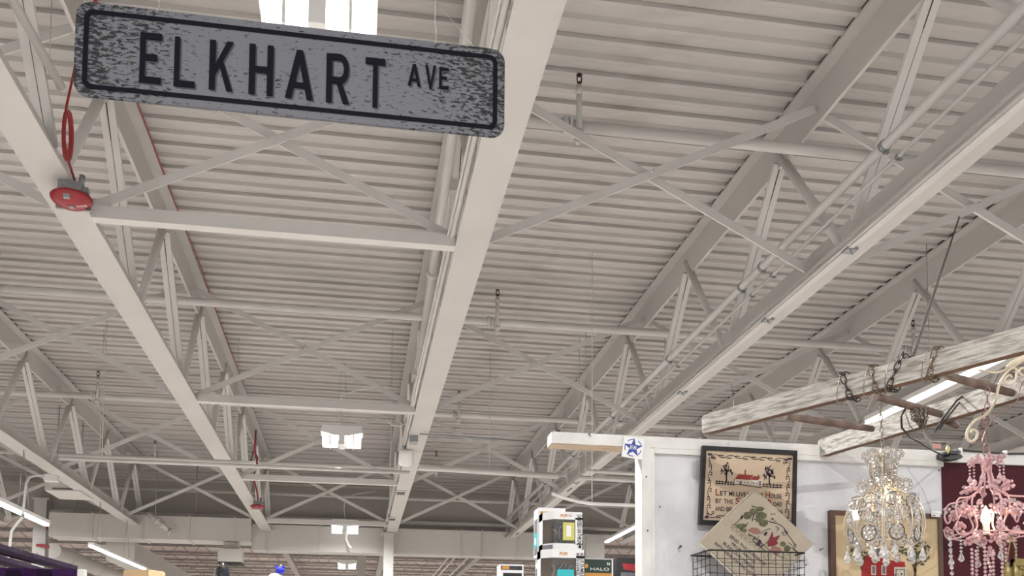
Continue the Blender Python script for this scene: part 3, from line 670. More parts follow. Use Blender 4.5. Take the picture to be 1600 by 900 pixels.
# star sign
paper = paint('white_card', (.80,.80,.80), .5, .02); blue = paint('blue_ink', (.035,.07,.33), .45, .08, 40); 
q4 = [UY(x, y, Yw-.004) for x, y in ((974,681),(1009,686),(1003,719),(970,713))]
cs = sum(q4, Vector())/4; us = (q4[1]-q4[0]).normalized(); vsn = (q4[0]-q4[3]).normalized(); frs = (cs, us, vsn, Vector((0,-1,0)))
t = thing('booth_number_sign', 'white square card with a blue star and E8 on the rail end', 'sign', cs)
h_ = .0425; MB().prism([(-h_,-h_*.98),(h_,-h_),(h_,h_),(-h_,h_)], frs, 0, .002).build('card', paper, t)
mb = MB()
for a_, b_ in ((25,65),(97,140),(168,208),(240,282),(313,352)):
    for k_ in range(6):
        t0 = math.radians(a_-10+(b_-a_+6)*k_/6); t1 = math.radians(a_-10+(b_-a_+6)*(k_+1)/6)
        mb.prism([(.036*math.cos(t0),.036*math.sin(t0)),(.036*math.cos(t1),.036*math.sin(t1)),(.0325*math.cos(t1),.0325*math.sin(t1)),(.0325*math.cos(t0),.0325*math.sin(t0))], frs, .0022, .0026)
for k_ in range(5):
    a_ = math.radians(90+72*k_); p0 = (.039*math.cos(a_), .039*math.sin(a_)); l_ = math.radians(90+72*k_+36); r_ = math.radians(90+72*k_-36)
    mb.prism([(0,0),(.0155*math.cos(r_),.0155*math.sin(r_)),p0,(.0155*math.cos(l_),.0155*math.sin(l_))], frs, .0022, .0028)
mb.build('blue_star', blue, t)
mb = MB(); put_text(mb, 'E8', cs+us*-.0125+vsn*-.007, cs+us*.0135+vsn*-.007, vsn*.0145, Vector((0,-1,0)), .0034, bold=.0); mb.build('lettering', paper, t)

# ================================================================== CROSS STITCH SAMPLER (black frame)
linen = paint('sampler_linen', (.60,.47,.34), .8, .1, 6, .4, 500); linen2 = paint('board_linen', (.43,.37,.29), .8, .08, 5, .4, 500)
tan = paint('picture_linen', (.56,.43,.26), .8, .06, 5, .3, 500)
blackfr = paint('black_frame_wood', (.012,.011,.012), .35, .02); brownfr = paint('brown_frame_wood', (.10,.045,.025), .4, .15, 8, stretch=(12,1,1))
thr_b = paint('dark_thread', (.035,.022,.035), .8); thr_r = paint('red_thread', (.25,.03,.025), .8); thr_w = paint('white_thread', (.62,.55,.47), .8)
thr_g = paint('green_thread', (.125,.13,.065), .8, .25, 60); thr_p = paint('pink_thread', (.27,.13,.105), .8); thr_gr = paint('grey_thread', (.16,.15,.16), .8); thr_br = paint('brown_thread', (.10,.05,.03), .8)
def stitch(poly, Y, mb, lift=.001, mi=None):
    ps = [UY(x, y, Y) for x, y in poly]; fr_ = (Vector((0,Y,0)), Vector((1,0,0)), Vector((0,0,1)), Vector((0,-1,0)))
    mb.prism([(p_.x, p_.z) for p_ in ps], fr_, 0, lift, mi)
def line(pts, wd, Y, mb, mi=None):
    for (xa,ya),(xb,yb) in zip(pts[:-1], pts[1:]):
        d = math.hypot(xb-xa, yb-ya)
        if d < .01: continue
        nx, ny = -(yb-ya)/d*wd/2, (xb-xa)/d*wd/2; ex, ey = (xb-xa)/d*wd*.3, (yb-ya)/d*wd*.3
        stitch([(xa+nx-ex,ya+ny-ey),(xb+nx+ex,yb+ny+ey),(xb-nx+ex,yb-ny+ey),(xa-nx-ex,ya-ny-ey)], Y, mb, .0008, mi)
def framed(outer, inner, Y0, dep, fmat, cmat, t, tilt=None):
    I2 = [UY(x+d_[0], y+d_[1], Y0) for (x, y), d_ in zip(inner, ((-3,-3),(3,-3),(3,3),(-3,3)))]; O = [UY(x, y, Y0) for x, y in outer]; I = [UY(x, y, Y0) for x, y in inner]
    mb = MB(); bk = Vector((0,dep,0)); vs = O+I+[p_+bk for p_ in O]+[p_+bk for p_ in I]; fs = []
    for i in range(4):
        j = (i+1)%4; fs += [(i,j,4+j,4+i),(8+i,8+j,j,i),(4+i,4+j,12+j,12+i),(8+j,8+i,12+i,12+j)]
    mb.raw(vs, fs); mb.build('frame', fmat, t)
    MB().raw([p_+Vector((0,dep*.35,0)) for p_ in I2]+[p_+Vector((0,dep*.8,0)) for p_ in I2], [(0,1,2,3),(7,6,5,4)]).build('linen', cmat, t)
t = thing('framed_sampler', 'black framed cross-stitch sampler with verse, behind the diamond-set board', 'picture', UY(1170,760,Yw))
oc = [(1098,696),(1246,704),(1244,826),(1093,819)]; ic = [(1104,703),(1240,711),(1238,820),(1099,812)]
framed(oc, ic, Yw-.024, .02, blackfr, linen, t)
Yt = Yw-.0176
mb = MB()
# border scroll: corner blocks and wavy dotted line
def lerp2(a, b_, f_): return (a[0]+(b_[0]-a[0])*f_, a[1]+(b_[1]-a[1])*f_)
ins = [(1109,710),(1234,717),(1232,815),(1104,808)]
mi_ = [(x, y) for x, y in ins]
for a_, b_, n_ in ((ins[0],ins[1],9),(ins[1],ins[2],7),(ins[3],ins[2],9),(ins[0],ins[3],7)):
    pts = []; L_ = math.hypot(b_[0]-a_[0], b_[1]-a_[1]); nx, ny = -(b_[1]-a_[1])/L_, (b_[0]-a_[0])/L_
    if a_ == ins[3] or a_ == ins[0] and b_ == ins[3]: nx, ny = -nx, -ny
    for k_ in range(n_*2+1):
        f_ = .04+.92*k_/(n_*2); c_ = lerp2(a_, b_, f_); o2 = (0 if k_%4 in (0,1) else 3.6); pts.append((c_[0]+nx*o2, c_[1]+ny*o2))
        if k_%2 == 0:
            for e_ in (-1.8,1.8):
                d_ = (c_[0]+(b_[0]-a_[0])/L_*e_+nx*(4.2-o2), c_[1]+(b_[1]-a_[1])/L_*e_+ny*(4.2-o2)); line([(d_[0]-.9,d_[1]),(d_[0]+.9,d_[1])], 1.7, Yt, mb)
    line(pts, .95, Yt, mb)
for c_ in ins:
    line([(c_[0]-2,c_[1]),(c_[0]+2.5,c_[1])], 3.2, Yt, mb)
for cx_, cy_ in ((1116,716),(1226,723),(1114,801)):
    line([(cx_-1.6,cy_-1.6),(cx_+1.6,cy_-1.6),(cx_+1.6,cy_+1.6),(cx_-1.6,cy_+1.6),(cx_-1.6,cy_-1.6)], .8, Yt, mb)
mb.build('stitched_border', thr_b, t)
mb = MB()   # trees and fence
rnd = random.Random(3)
for cx_, base, top, hw_, weep in ((1135,753,722,9,0),(1202,757,727,9,1)):
    line([(cx_,base),(cx_,base-14)], 2.0, Yt, mb)
    for k_ in range(34):
        yy = top+rnd.random()*(19); wv = hw_*(.35+.65*min(1,(yy-top)/14)) if not weep else hw_*(.6+.4*min(1,(yy-top)/8)); xx = cx_+(rnd.random()*2-1)*wv
        line([(xx,yy),(xx+rnd.uniform(-1.6,1.6),yy+rnd.uniform(1.5,4.5 if weep else 3))], 1.25, Yt, mb)
    for k_ in range(5): line([(cx_,base-12),(cx_+rnd.uniform(-hw_,hw_)*.8, base-20-rnd.random()*6)], 1.0, Yt, mb)
line([(1118,752),(1148,754.5)], 1.1, Yt, mb); line([(1118,755),(1148,757)], 1.1, Yt, mb); line([(1190,757),(1222,758.5)], 1.1, Yt, mb); line([(1190,760),(1221,762)], 1.1, Yt, mb)
for k_ in range(7): line([(1120+4.5*k_,750.5+.3*k_),(1119.5+4.5*k_,757+.3*k_)], 1.0, Yt, mb)
for k_ in range(6): line([(1193+5.3*k_,755+.3*k_),(1193+5.3*k_,761+.3*k_)], 1.0, Yt, mb)
line([(1147,756),(1190,762)], 1.0, Yt, mb); line([(1147.5,748),(1147,756)], .6, Yt, mb)
mb.build('stitched_trees', thr_b, t)
mb = MB(); stitch([(1148,748.5),(1173,750),(1172,757),(1147,756)], Yt, mb); stitch([(1174,750),(1188,750),(1191,748),(1191,759),(1173,758)], Yt, mb, .0008); mb.build('stitched_walls', thr_w, t)
mb = MB(); stitch([(1148,748.5),(1154,741),(1176.5,742.5),(1172,750)], Yt, mb, .0016); stitch([(1173,749.5),(1177,744),(1188,745),(1184,750.5)], Yt, mb, .0016)
stitch([(1163,741.5),(1163.6,734),(1165,734),(1165.3,741.8)], Yt, mb, .0016); stitch([(1184,745),(1184.4,742),(1185.8,742),(1186,745)], Yt, mb, .0016); mb.build('stitched_roof', thr_r, t)
mb = MB()
for x_, y_ in ((1151,751),(1162,753),(1167,753),(1176,753.5),(1182,754)): stitch([(x_,y_),(x_+1.8,y_),(x_+1.8,y_+2),(x_,y_+2)], Yt, mb, .0018)
stitch([(1155,751.5),(1159,751.8),(1159,757),(1155,756.6)], Yt, mb, .0018); stitch([(1185.5,752),(1189,752),(1189,759),(1185.5,758.6)], Yt, mb, .0018)
mb.build('stitched_windows', thr_gr, t)
mb = MB(); mr_ = MB()
def words(lst, Y, mb, th=.0012, bold=.008):
    for s_, (xa,ya), (xb,yb), hpx in lst:
        A_ = UY(xa, ya, Y); B_ = UY(xb, yb, Y); T_ = UY(xa, ya-hpx, Y); put_text(mb, s_, A_, B_, Vector((0,0,T_.z-A_.z)), Vector((0,-1,0)), th, bold=bold)
words([('ET',(1125,774),(1136,774.6),7),('ME',(1139,774.8),(1147.5,775.3),7),('LIVE',(1150.5,775.4),(1166,776.3),7),('IN',(1168,776.5),(1174,776.8),7),('THE',(1177,777),(1193,777.6),7),('OUSE',(1204,778.4),(1221.5,779.3),7),
       ('BY',(1118,786),(1127,786.5),7),('THE',(1131,786.8),(1145,787.5),7),('IDE',(1158,788),(1166,788.6),7),('OF',(1168,788.6),(1176,789),7),('THE',(1179,789.2),(1192,789.8),7),('OAD',(1208,791),(1222,791.6),7),
       ('AND',(1117,798),(1132,798.8),7),('BE',(1135,799),(1144,799.5),7),('A',(1148,799.7),(1152,800),7),('FRIEND',(1156,800),(1184,801.5),7),('TO',(1188,801.7),(1197,802.2),7),('MAN',(1202,802.5),(1221.5,803.4),7)], Yt, mb)
mb.build('stitched_words', thr_b, t)
words([('L',(1118,774),(1124,774.3),10),('H',(1196,778),(1203,778.4),10),('S',(1149,787.6),(1157,788),10),('R',(1200,790.5),(1207,790.9),10)], Yt, mr_); mr_.build('red_initials', thr_r, t)

# ================================================================== DIAMOND BOARD IN BASKET
Yb = 3.50
A_ = UY(1181,765,Yb); Bq = UY(1272,850,Yb); Dq = UY(1094,846,Yb); Cq = Bq+Dq-A_
t = thing('cross_stitch_board', 'unframed cross-stitch board set like a diamond in the wire basket', 'picture', (A_+Cq)/2)
u_ = (Bq-A_); v_ = (Dq-A_); n_ = Vector((0,-1,0))
MB().raw([A_,Bq,Cq,Dq]+[q+Vector((0,.012,0)) for q in (A_,Bq,Cq,Dq)], [(0,1,2,3),(7,6,5,4),(0,4,5,1),(1,5,6,2),(2,6,7,3),(3,7,4,0)]).build('board', linen2, t)
e_ = .004
MB().tube([Dq+Vector((-.004,.004,-.002)), A_+Vector((-.003,.004,.004))], .003, 5).tube([Dq+Vector((-.003,.004,-.003)), Cq+Vector((-.006,.004,-.004))], .005, 5).build('folded_edge', thr_w, t)
def bl(poly, mb, lift=.001):   # picture pixels onto the board
    stitch(poly, Yb-.0008, mb, lift)
def bline(pts, wd, mb): line(pts, wd, Yb-.0008, mb)
mg = MB()
def blob(cx_, cy_, rx, ry, mb, seed, lift=.0012):
    r_ = random.Random(seed); bl([(cx_+rx*(.8+.3*r_.random())*math.cos(k_*math.pi/6), cy_+ry*(.8+.3*r_.random())*math.sin(k_*math.pi/6)) for k_ in range(12)], mb, lift)
for k_, (cx_, cy_, rx, ry) in enumerate(((1168,806,7,6),(1178,799,7,5),(1188,795,6,4),(1190,806,9,6),(1193,817,8,6),(1185,811,5,5),(1158,822,9,4),(1223,850,5,4),(1230,857,6,5),(1163,829,4,3))): blob(cx_, cy_, rx, ry, mg, k_, .0010+.0001*k_)
mg.build('stitched_leaves', thr_g, t)
mb = MB(); bl([(1168,829),(1174,824),(1183,825),(1189,830),(1186,835),(1178,834)], mb); bl([(1203,861),(1207,852),(1219,856),(1222,861),(1215,867)], mb, .0014); mb.build('stitched_pink_roofs', thr_p, t)
mb = MB(); bl([(1207,830),(1208,840),(1219,836),(1210,852),(1200,854),(1199,848)], mb, .0014); bl([(1210,843),(1216,848),(1212,852),(1206,852)], mb, .0016); mb.build('stitched_red_roof', paint('deep_red_thread', (.17,.02,.03), .8), t)
mb = MB()
bline([(1146,821),(1160,808)], .9, mb); bline([(1158,810),(1160,806)], 3, mb); bline([(1157,829),(1169,817)], 1.2, mb)
bline([(1175,814),(1178,804),(1184,798)], 1.4, mb); bline([(1178,806),(1172,800)], 1, mb); bline([(1178,812),(1186,807)], 1, mb)
for a_ in ([(1174,836),(1192,850),(1205,862)],[(1188,834),(1196,828),(1204,826)],[(1186,838),(1180,845)],[(1193,853),(1199,846)],[(1176,845),(1186,852),(1196,862)],[(1205,862),(1215,868),(1225,872)]): bline(a_, .8, mb)
bl([(1193,834),(1198,830),(1199,834),(1195,838)], mb); bl([(1181,851),(1186,842),(1190,846),(1187,853),(1183,853)], mb, .0018); bl([(1176,842),(1180,838),(1181,840),(1177,844)], mb, .0018); bl([(1187,855),(1191,850),(1192,852),(1189,856)], mb); bl([(1169,833),(1173,836),(1175,839),(1170,836)], mb)
arc = [(1203,815),(1208,817),(1214,818),(1220,821),(1226,826),(1228,832),(1233,838),(1238,845),(1242,851),(1239,856)]
bline(arc, .9, mb); bline([(1212,822),(1217,826),(1213,830)], .7, mb); bline([(1225,828),(1231,833),(1225,837),(1222,832),(1231,830)], .7, mb); bline([(1232,848),(1238,852)], .7, mb)
rnd = random.Random(5)
for k_ in range(20):
    x_, y_ = 1172+rnd.random()*45, 786+rnd.random()*6+k_*1.6; 
    if k_ < 6: x_, y_ = 1174+k_*2.4, 790+k_*.6
    elif k_ > 14: continue
    else: x_, y_ = 1201+rnd.random()*10, 800+rnd.random()*16
    bline([(x_,y_),(x_+2.2,y_+1.9)], .8, mb)
bline([(1237,856),(1246,862),(1241,860),(1244,850)], .8, mb)
mb.build('stitched_outlines', thr_b, t)
mb = MB()   # path stones and grass
for k_ in range(9):
    x_, y_ = 1145+k_*7.0, 819+k_*5.6
    bline([(x_,y_),(x_+5,y_+2),(x_+4,y_+6),(x_-2,y_+4),(x_,y_)], .7, mb); bline([(x_-4,y_+5),(x_+1,y_+8),(x_-1,y_+11)], .6, mb)
for k_ in range(26): x_, y_ = 1190+rnd.random()*40, 866+rnd.random()*22; bline([(x_,y_),(x_+3,y_+rnd.uniform(-3,3))], .6, mb)
mb.build('stitched_path', paint('olive_thread', (.24,.21,.11), .8), t)
# verse runs down to the right, parallel to the upper right edge
mb = MB(); dirx = u_.normalized(); upv = -v_.normalized()
def bt(s_, px, py, ex, ey, h): 
    P0 = UY(px, py, Yb); P1 = UY(ex, ey, Yb); d_ = P1-P0; d_.y = 0; upp = Vector((-d_.z,0,d_.x)).normalized()*h; put_text(mb, s_, P0, P1, upp, n_, .0014, bold=.01)
bt('SEND THY BLESSINGS', 1139,839,1194,884,.0125); bt('FROM ABOVE', 1142,851,1178,881,.0125); bt('BLESS OUR HOUSE', 1129,850,1176,890,.0125); bt('WITH HEALTH AND LOVE', 1115,850,1180,904,.0125)
mb.build('stitched_words', thr_b, t)

# basket
bw = paint('black_wire', (.012,.011,.011), .4)
q0 = UY(1109,857,3.42); q1 = UY(1257,867,3.42)
xl, xr, zt_, zb_ = q0.x, q1.x, q0.z-.006, .28; yf, yb = 3.42, 3.60
t = thing('wire_basket', 'black wire grid basket on the white wall holding the diamond board', 'basket', (xl,yf,zt_))
MB().tube([(xl,yf,zt_),(xr,yf,zt_),(xr+.0,yb,zt_),(xl-.01,yb,zt_)], .0035, 6, closed=True).build('rim', bw, t)
mb = MB(); nX = 13
for k_ in range(nX+1): x_ = xl+(xr-xl)*k_/nX; mb.tube([(x_,yf,zt_),(x_,yf,zb_)], .0014, 5)
mb2 = MB()
for k_ in range(1,6): z_ = zt_-.028*k_-.002; mb.tube([(xl,yf+.001,z_),(xl+(xr-xl)*.5,yf,z_-.003),(xr,yf+.001,z_)], .0014, 5)
mb.build('front_grid', bw, t)
for X_, nm_ in ((xl,'l'),(xr,'r')):
    mb = MB()
    for k_ in range(5): y_ = yf+(yb-yf)*k_/4; mb.tube([(X_,y_,zt_),(X_,y_,zb_)], .0014, 5)
    for k_ in range(1,6): z_ = zt_-.028*k_; mb.tube([(X_,yf,z_),(X_,yb,z_)], .0014, 5)
    mb.build('side_grid', bw, t)
MB().box((xl,yf,zb_-.002),(xr,yb,zb_)).build('base', bw, t)

# ================================================================== HOUSE PICTURE (brown frame)
t = thing('house_picture', 'brown framed needlework picture of a red house behind the crystal chandelier', 'picture', UY(1385,850,Yw))
a0 = UY(1297,797,Yw-.004); a1 = UY(1472,803,Yw-.004); X0_, X1_ = a0.x, a1.x; Z1_ = a0.z; Z0_ = Z1_-.42
def rect3(xa, xb, za, zb2, Y): return [Vector((xa,Y,zb2)),Vector((xb,Y,zb2)),Vector((xb,Y,za)),Vector((xa,Y,za))]
O = rect3(X0_,X1_,Z0_,Z1_,Yw-.006); I = rect3(X0_+.022,X1_-.020,Z0_+.02,Z1_-.020,Yw-.006); bk = Vector((0,.024,0))
mb = MB(); fs = []
for i in range(4):
    j = (i+1)%4; fs += [(i,j,4+j,4+i),(8+i,8+j,j,i),(4+i,4+j,12+j,12+i),(8+j,8+i,12+i,12+j)]
mb.raw(O+I+[q+bk for q in O]+[q+bk for q in I], fs); mb.build('frame', brownfr, t)
MB().raw([q+Vector((0,.006,0)) for q in I]+[q+Vector((0,.018,0)) for q in I], [(0,1,2,3),(7,6,5,4)]).build('linen', tan, t)
Yh = Yw-.0005
def wl(poly, mb, lift=.001): stitch(poly, Yh, mb, lift)
mb = MB(); wl([(1352,868),(1383,868),(1389,875),(1413,878),(1415,886),(1397,886),(1397,925),(1346,922),(1346,878)], mb); mb.build('stitched_house', paint('red_house_thread', (.36,.014,.018), .75, .15, 200, stretch=(.05,1,1)), t)
mb = MB(); wl([(1353,868),(1364,857),(1392,858),(1385,868)], mb, .0014); mb.build('stitched_roof', thr_gr, t)
mb = MB()
for x_ in (1361,1377): wl([(x_,883),(x_+7.5,883.5),(x_+7.5,899),(x_,898)], mb, .0016)
wl([(1369,869),(1374.5,869.3),(1374.5,877),(1369,876.5)], mb, .0016); wl([(1397,886),(1416,886),(1416,925),(1397,925)], mb, .0014); mb.build('stitched_trim', thr_w, t)
mb = MB()
for x_ in (1362.5,1378.5): wl([(x_,885),(x_+4.5,885),(x_+4.5,897),(x_,896)], mb, .0022)
wl([(1399,889),(1413,889),(1413,890.5),(1399,890.5)], mb, .002); wl([(1399,889),(1400.5,889),(1400.5,915),(1399,915)], mb, .002); wl([(1412,889),(1413.5,889),(1413.5,915),(1412,915)], mb, .002)
mb.build('stitched_panes', thr_gr, t)
mb = MB()
bl_ = lambda pts, wd: line(pts, wd, Yh-.0003, mb)
bl_([(1429,925),(1430,893),(1426,880),(1418,874)], 3); bl_([(1430,893),(1431,872)], 3); bl_([(1430,884),(1439,877)], 2); bl_([(1426,880),(1423,868)], 2); bl_([(1346,890),(1345,878),(1336,868)], 2.5); bl_([(1431,872),(1438,862)],1.5)
mb.build('stitched_trunks', thr_br, t)
mb = MB(); rnd = random.Random(11)
for cx_, cy_, rx, ry, n2 in ((1428,856,24,16,90),(1440,872,13,10,40),(1340,864,14,14,45),(1408,860,8,8,14),(1405,900,7,6,14)):
    for k_ in range(n2):
        a_ = rnd.random()*6.28; rr = math.sqrt(rnd.random()); x_, y_ = cx_+rx*rr*math.cos(a_), cy_+ry*rr*math.sin(a_); s_ = rnd.uniform(1.0,2.3)
        stitch([(x_-s_,y_),(x_,y_-s_),(x_+s_,y_),(x_,y_+s_)], Yh-.0006, mb, .001+.0004*rnd.random())
mb.build('stitched_leaves', paint('dark_green_thread', (.085,.095,.045), .8, .3, 90), t)
q = UY(1462,803,Yw-.012)
t = thing('price_tag', 'small white price tag on the corner of the brown picture frame', 'tag', q)
MB().box(q+Vector((-.02,-.001,-.013)), q+Vector((.021,.001,.012))).build('card', paper, t)
mb = MB(); mb.box(q+Vector((-.017,-.0016,-.009)), q+Vector((-.002,-.001,-.006))); mb.box(q+Vector((-.014,-.0016,.001)), q+Vector((.014,-.001,.002))); mb.build('print', thr_gr, t)
t = thing('gilt_frame', 'corner of a gold frame at the lower right edge of the picture', 'frame', UY(1592,890,2.6))
a0 = UY(1586,873,2.6); gold = paint('aged_gilt', (.35,.27,.10), .35, .2, 30, metal=.5)
mb = MB(); mb.box(a0, a0+Vector((.03,.02,-.25))); mb.box(a0+Vector((0,-.006,0)), a0+Vector((.35,.02,-.022))); mb.box(a0+Vector((.008,-.004,-.022)), a0+Vector((.02,.01,-.25))); mb.build('moulding', gold, t)
mb = MB()
for k_ in range(9): mb.gem(a0+Vector((.015+.02*k_,-.008,-.028)), .006); mb.gem(a0+Vector((.024,-.006,-.03-.02*k_)), .005)
mb.build('beading', gold, t)

# ================================================================== LADDER
barn = paint('weathered_white_wood', (.52,.50,.46), .8, .2, 5, 1.0, 18, stretch=(2.5,22,22), col2=(.24,.21,.18), thr=(.34,.60), rotz=math.radians(65))
# stretch the wear along the rail direction
rungm = paint('weathered_rung', (.20,.135,.105), .65, .2, 20, .5, 60, col2=(.08,.055,.045))
undm = paint('bare_rail_edge', (.17,.095,.06), .7, .15, 12, .5, 60)
LP0 = UZ(1100,665,.935); LP1 = UZ(1600,532,.945); ld = (LP1-LP0).normalized(); LP1 = LP1+ld*.5
LB0 = UZ(1287,700,.935); LB1 = UZ(1592,607,.945); lbd = (LB1-LB0).normalized(); LB0 = LB0-lbd*.02; LB1 = LB1+lbd*.5
t = thing('wooden_ladder', 'weathered white wooden ladder hung flat above the booth wall', 'ladder', LP0)
def rail(p0, p1):
    d = (p1-p0).normalized(); sd = d.cross(Vector((0,0,1))).normalized()
    mb = MB(); n2 = 10; r_ = random.Random(int(p0.x*1000))
    hh_, tt = .036, .017
    sec = [(-tt,-hh_),(tt,-hh_),(tt,hh_),(-tt,hh_)]; vs = []
    st = [0,.006,.02]+[.02+ (1-.02)*k_/n2 for k_ in range(1,n2+1)]; L2 = (p1-p0).length
    for k_, f_ in enumerate(st):
        s_ = .72 if k_ == 0 else (.93 if k_ == 1 else 1); j = r_.uniform(-.0015,.0015) if k_ > 2 else 0
        for a_, b_ in sec: vs.append(p0+d*(f_*L2)+sd*a_*s_+Vector((0,0,b_*s_+j)))
    fs = [(3,2,1,0)]; mis = [0]
    o0 = len(mb.v)
    for k_ in range(len(st)-1):
        for e in range(4):
            e2 = (e+1)%4; mb.raw([vs[4*k_+e],vs[4*k_+e2],vs[4*k_+4+e2],vs[4*k_+4+e]], [(0,1,2,3)], 1 if e == 0 else 0)
    mb.raw(vs[:4], [(3,2,1,0)], 0); mb.raw(vs[-4:], [(0,1,2,3)], 0)
    mb.build('rail', [barn, undm], t)
rail(LP0, LP1); rail(LB0, LB1)
def onl(px, py, p0, d):  # point of a rail nearest to a picture column at its mid height
    best = min((abs((p0+d*s_/200).x*0+0) for s_ in (0,)), default=0)
    r = C2W @ Vector((px-PCX, -(py-PCY), -F)); s = .932/r.z; return r*s
for (pa, pb) in (((1238,652),(1362,670)),((1378,622),(1480,650)),((1490,590),(1588,616))):
    a_ = UZ(*pa, .93); b_ = UZ(*pb, .93)
    d = (b_-a_).normalized(); a_ = a_-d*.03; b_ = b_+d*.005
    MB().tube([a_, a_.lerp(b_,.3), a_.lerp(b_,.7), b_], [.0115,.0135,.0135,.0115], 12).build('rung', rungm, t)
e0 = UZ(1478,650,.93); MB().tube([e0+Vector((.0,-.01,-.02)), e0+Vector((.055,.02,-.026))], .0135, 10).build('rung_end', rungm, t)
q = UZ(1119,668,.935); MB().lathe([(.0,.0),(.005,0),(.005,.003),(0,.003)], q+Vector((-.012,-.004,-.002)), (-.97,-.2,0), 10).build('bolt_hole', darkhole, t)

def chain(pts, step, r, mb, wf=.5):
    """interlocking links along a polyline"""
    pts = [Vector(p_) for p_ in pts]; segs = [(pts[i],pts[i+1],(pts[i+1]-pts[i]).length) for i in range(len(pts)-1)]; tot = sum(s_[2] for s_ in segs); k_ = 0; s_ = 0
    def at(d):
        for a_, b_, l_ in segs:
            if d <= l_ or (a_, b_, l_) == segs[-1]: return a_.lerp(b_, min(1, max(0, d/l_ if l_ else 0))), (b_-a_).normalized()
            d -= l_
    while s_ < tot:
        c_, d_ = at(s_+step/2); o1 = d_.orthogonal().normalized(); o2 = d_.cross(o1); s1 = o1 if k_%2 else o2
        L_ = step*.68; W_ = step*wf*.5
        mb.tube([c_+d_*(L_*math.cos(a_*math.pi/5))+s1*(W_*math.sin(a_*math.pi/5)) for a_ in range(10)], r, 5, closed=True); s_ += step; k_ += 1
    return mb
dchain = paint('dark_chain', (.05,.04,.035), .4, metal=.5); bchain = paint('aged_brass_chain', (.17,.12,.08), .4, metal=.5); pchain = paint('pinkish_chain', (.30,.19,.17), .4, metal=.4); pewter = paint('pewter_chain', (.30,.27,.22), .35, metal=.6)
top = UY(1500,336,7.95); bot = UZ(1424,566,.98)
dchain2 = paint('grey_chain', (.13,.115,.10), .5, metal=.3)
t = thing('support_chain', 'long thin dark chain from a roof brace down to the ladder', 'chain', bot)
mb = MB(); chain([top, bot], .022, .0019, mb, .6); mb.build('links', dchain2, t)
top = UY(1143,600,13.0); bot = UZ(1150,650,.97)
tag(MB().tube([top, bot], .003, 5).build('support_wire', darkhole, None, bot), 'thin dark wire rising from the left part of the ladder to the roof', 'wire')
# chains wrapped round the front rail
sdl = ld.cross(Vector((0,0,1))).normalized()
for k_, (px, py, m2, lab) in enumerate(((1350,612,dchain,'dark chain wrapped round the front ladder rail, leftmost of four'),(1388,600,bchain,'brass chain wrapped round the front ladder rail, second from the left'),
        (1418,590,dchain,'dark chain slung round the front ladder rail, third from the left'),(1468,572,bchain,'chain wrapped round the front ladder rail, rightmost of four'))):
    c_ = UZ(px, py, .94); c_ = LP0+ld*((c_-LP0).dot(ld)); lean = ld*(.03,.02,-.045,-.02)[k_]
    ring = []
    for a_, b_ in ((-1,-1),(-1.05,0),(-1,1),(0,1.12),(1,1),(1.05,0),(1,-1),(0,-1.15)): ring.append(c_+sdl*(-a_)*.024+Vector((0,0,b_*.042))-lean*b_*.5)
    t = thing('wrapped_chain', lab, 'chain', c_, 'chains wrapped round the ladder rail')
    mb = MB(); chain(ring+[ring[0]], .027, .0022, mb, .62); mb.build('links', m2, t)
    mb = MB(); c3 = c_+Vector((0,0,.0)); lp = []
    for a_ in range(14): an = a_*math.pi/7; lp.append(c_-ld*.028+sdl*(.027*math.cos(an))+Vector((0,0,.050*math.sin(an)))+ld*.012*math.sin(an))
    mb.tube(lp, .0016, 5, closed=True); mb.build('twist_wire', pewter, t)
# chain clump on second rung
cc = UZ(1437,640,.915)
t = thing('chain_bundle', 'tangled bundle of chain hanging from the middle ladder rung', 'chain', cc)
rnd = random.Random(9)
for k_ in range(9):
    x_ = -.025+.006*k_; pts = [cc+Vector((x_,-.006*(k_%3),.0)), cc+Vector((x_*.7+.008*rnd.random(),-.01,-.03)), cc+Vector((x_*.5+.01,.0,-.05-.006*(k_%4))), cc+Vector((x_*.7-.005,.012,-.03)), cc+Vector((x_,.014,.0))]
    mb = MB(); chain(pts, .013, .0012, mb, .6); mb.build('strand', (bchain, pewter, dchain)[k_%3], t)
# black cords
cordm = blackp
t = thing('black_cord', 'black lamp cord looping from the ladder to the plug adapter', 'cord', UZ(1412,645,.93))
P_ = lambda x, y, z=.90: UZ(x, y, z)
wy = lambda x, y, Y=3.3: UY(x, y, Y)
MB().tube([wy(1545,607,2.95), wy(1512,614,2.95), wy(1495,626,2.93), wy(1478,648,2.92), wy(1465,668,2.95), wy(1461,675,3.0)], .0035, 6).build('cord', cordm, t)
MB().tube([wy(1545,609,2.97), wy(1515,618,2.97), wy(1498,630,2.95), wy(1482,650,2.94), wy(1468,670,2.97)], .003, 6).build('cord', cordm, t)
MB().tube([wy(1414,640,2.95), wy(1408,650,2.93), wy(1409,668,2.95), wy(1420,682,3.1), wy(1436,691,3.2), wy(1450,700,3.35), wy(1468,709,3.5), wy(1488,713,3.57)], .0036, 6).build('cord', cordm, t)
t = thing('plug_adapter', 'black plug adapter on the wall edge with cords', 'plug', wy(1485,715,3.57))
a0 = wy(1485,714,3.57)
fr_ = (a0, Vector((1,0,0)), Vector((0,0,1)), Vector((0,-1,0)))
MB().prism([(-.05,.012),(-.03,.018),(.03,.010),(.045,0),(.035,-.010),(-.02,-.018),(-.05,-.008)], fr_, -.02, .02).build('adapter', cordm, t)
MB().box(a0+Vector((-.02,-.03,.006)), a0+Vector((.02,-.015,.02))).build('plug', cordm, t)
MB().tube([a0+Vector((.0,-.02,.022)), a0+Vector((.02,-.02,.026)), a0+Vector((.038,-.01,.022))], .006, 8).build('screw_terminal', galv, t)
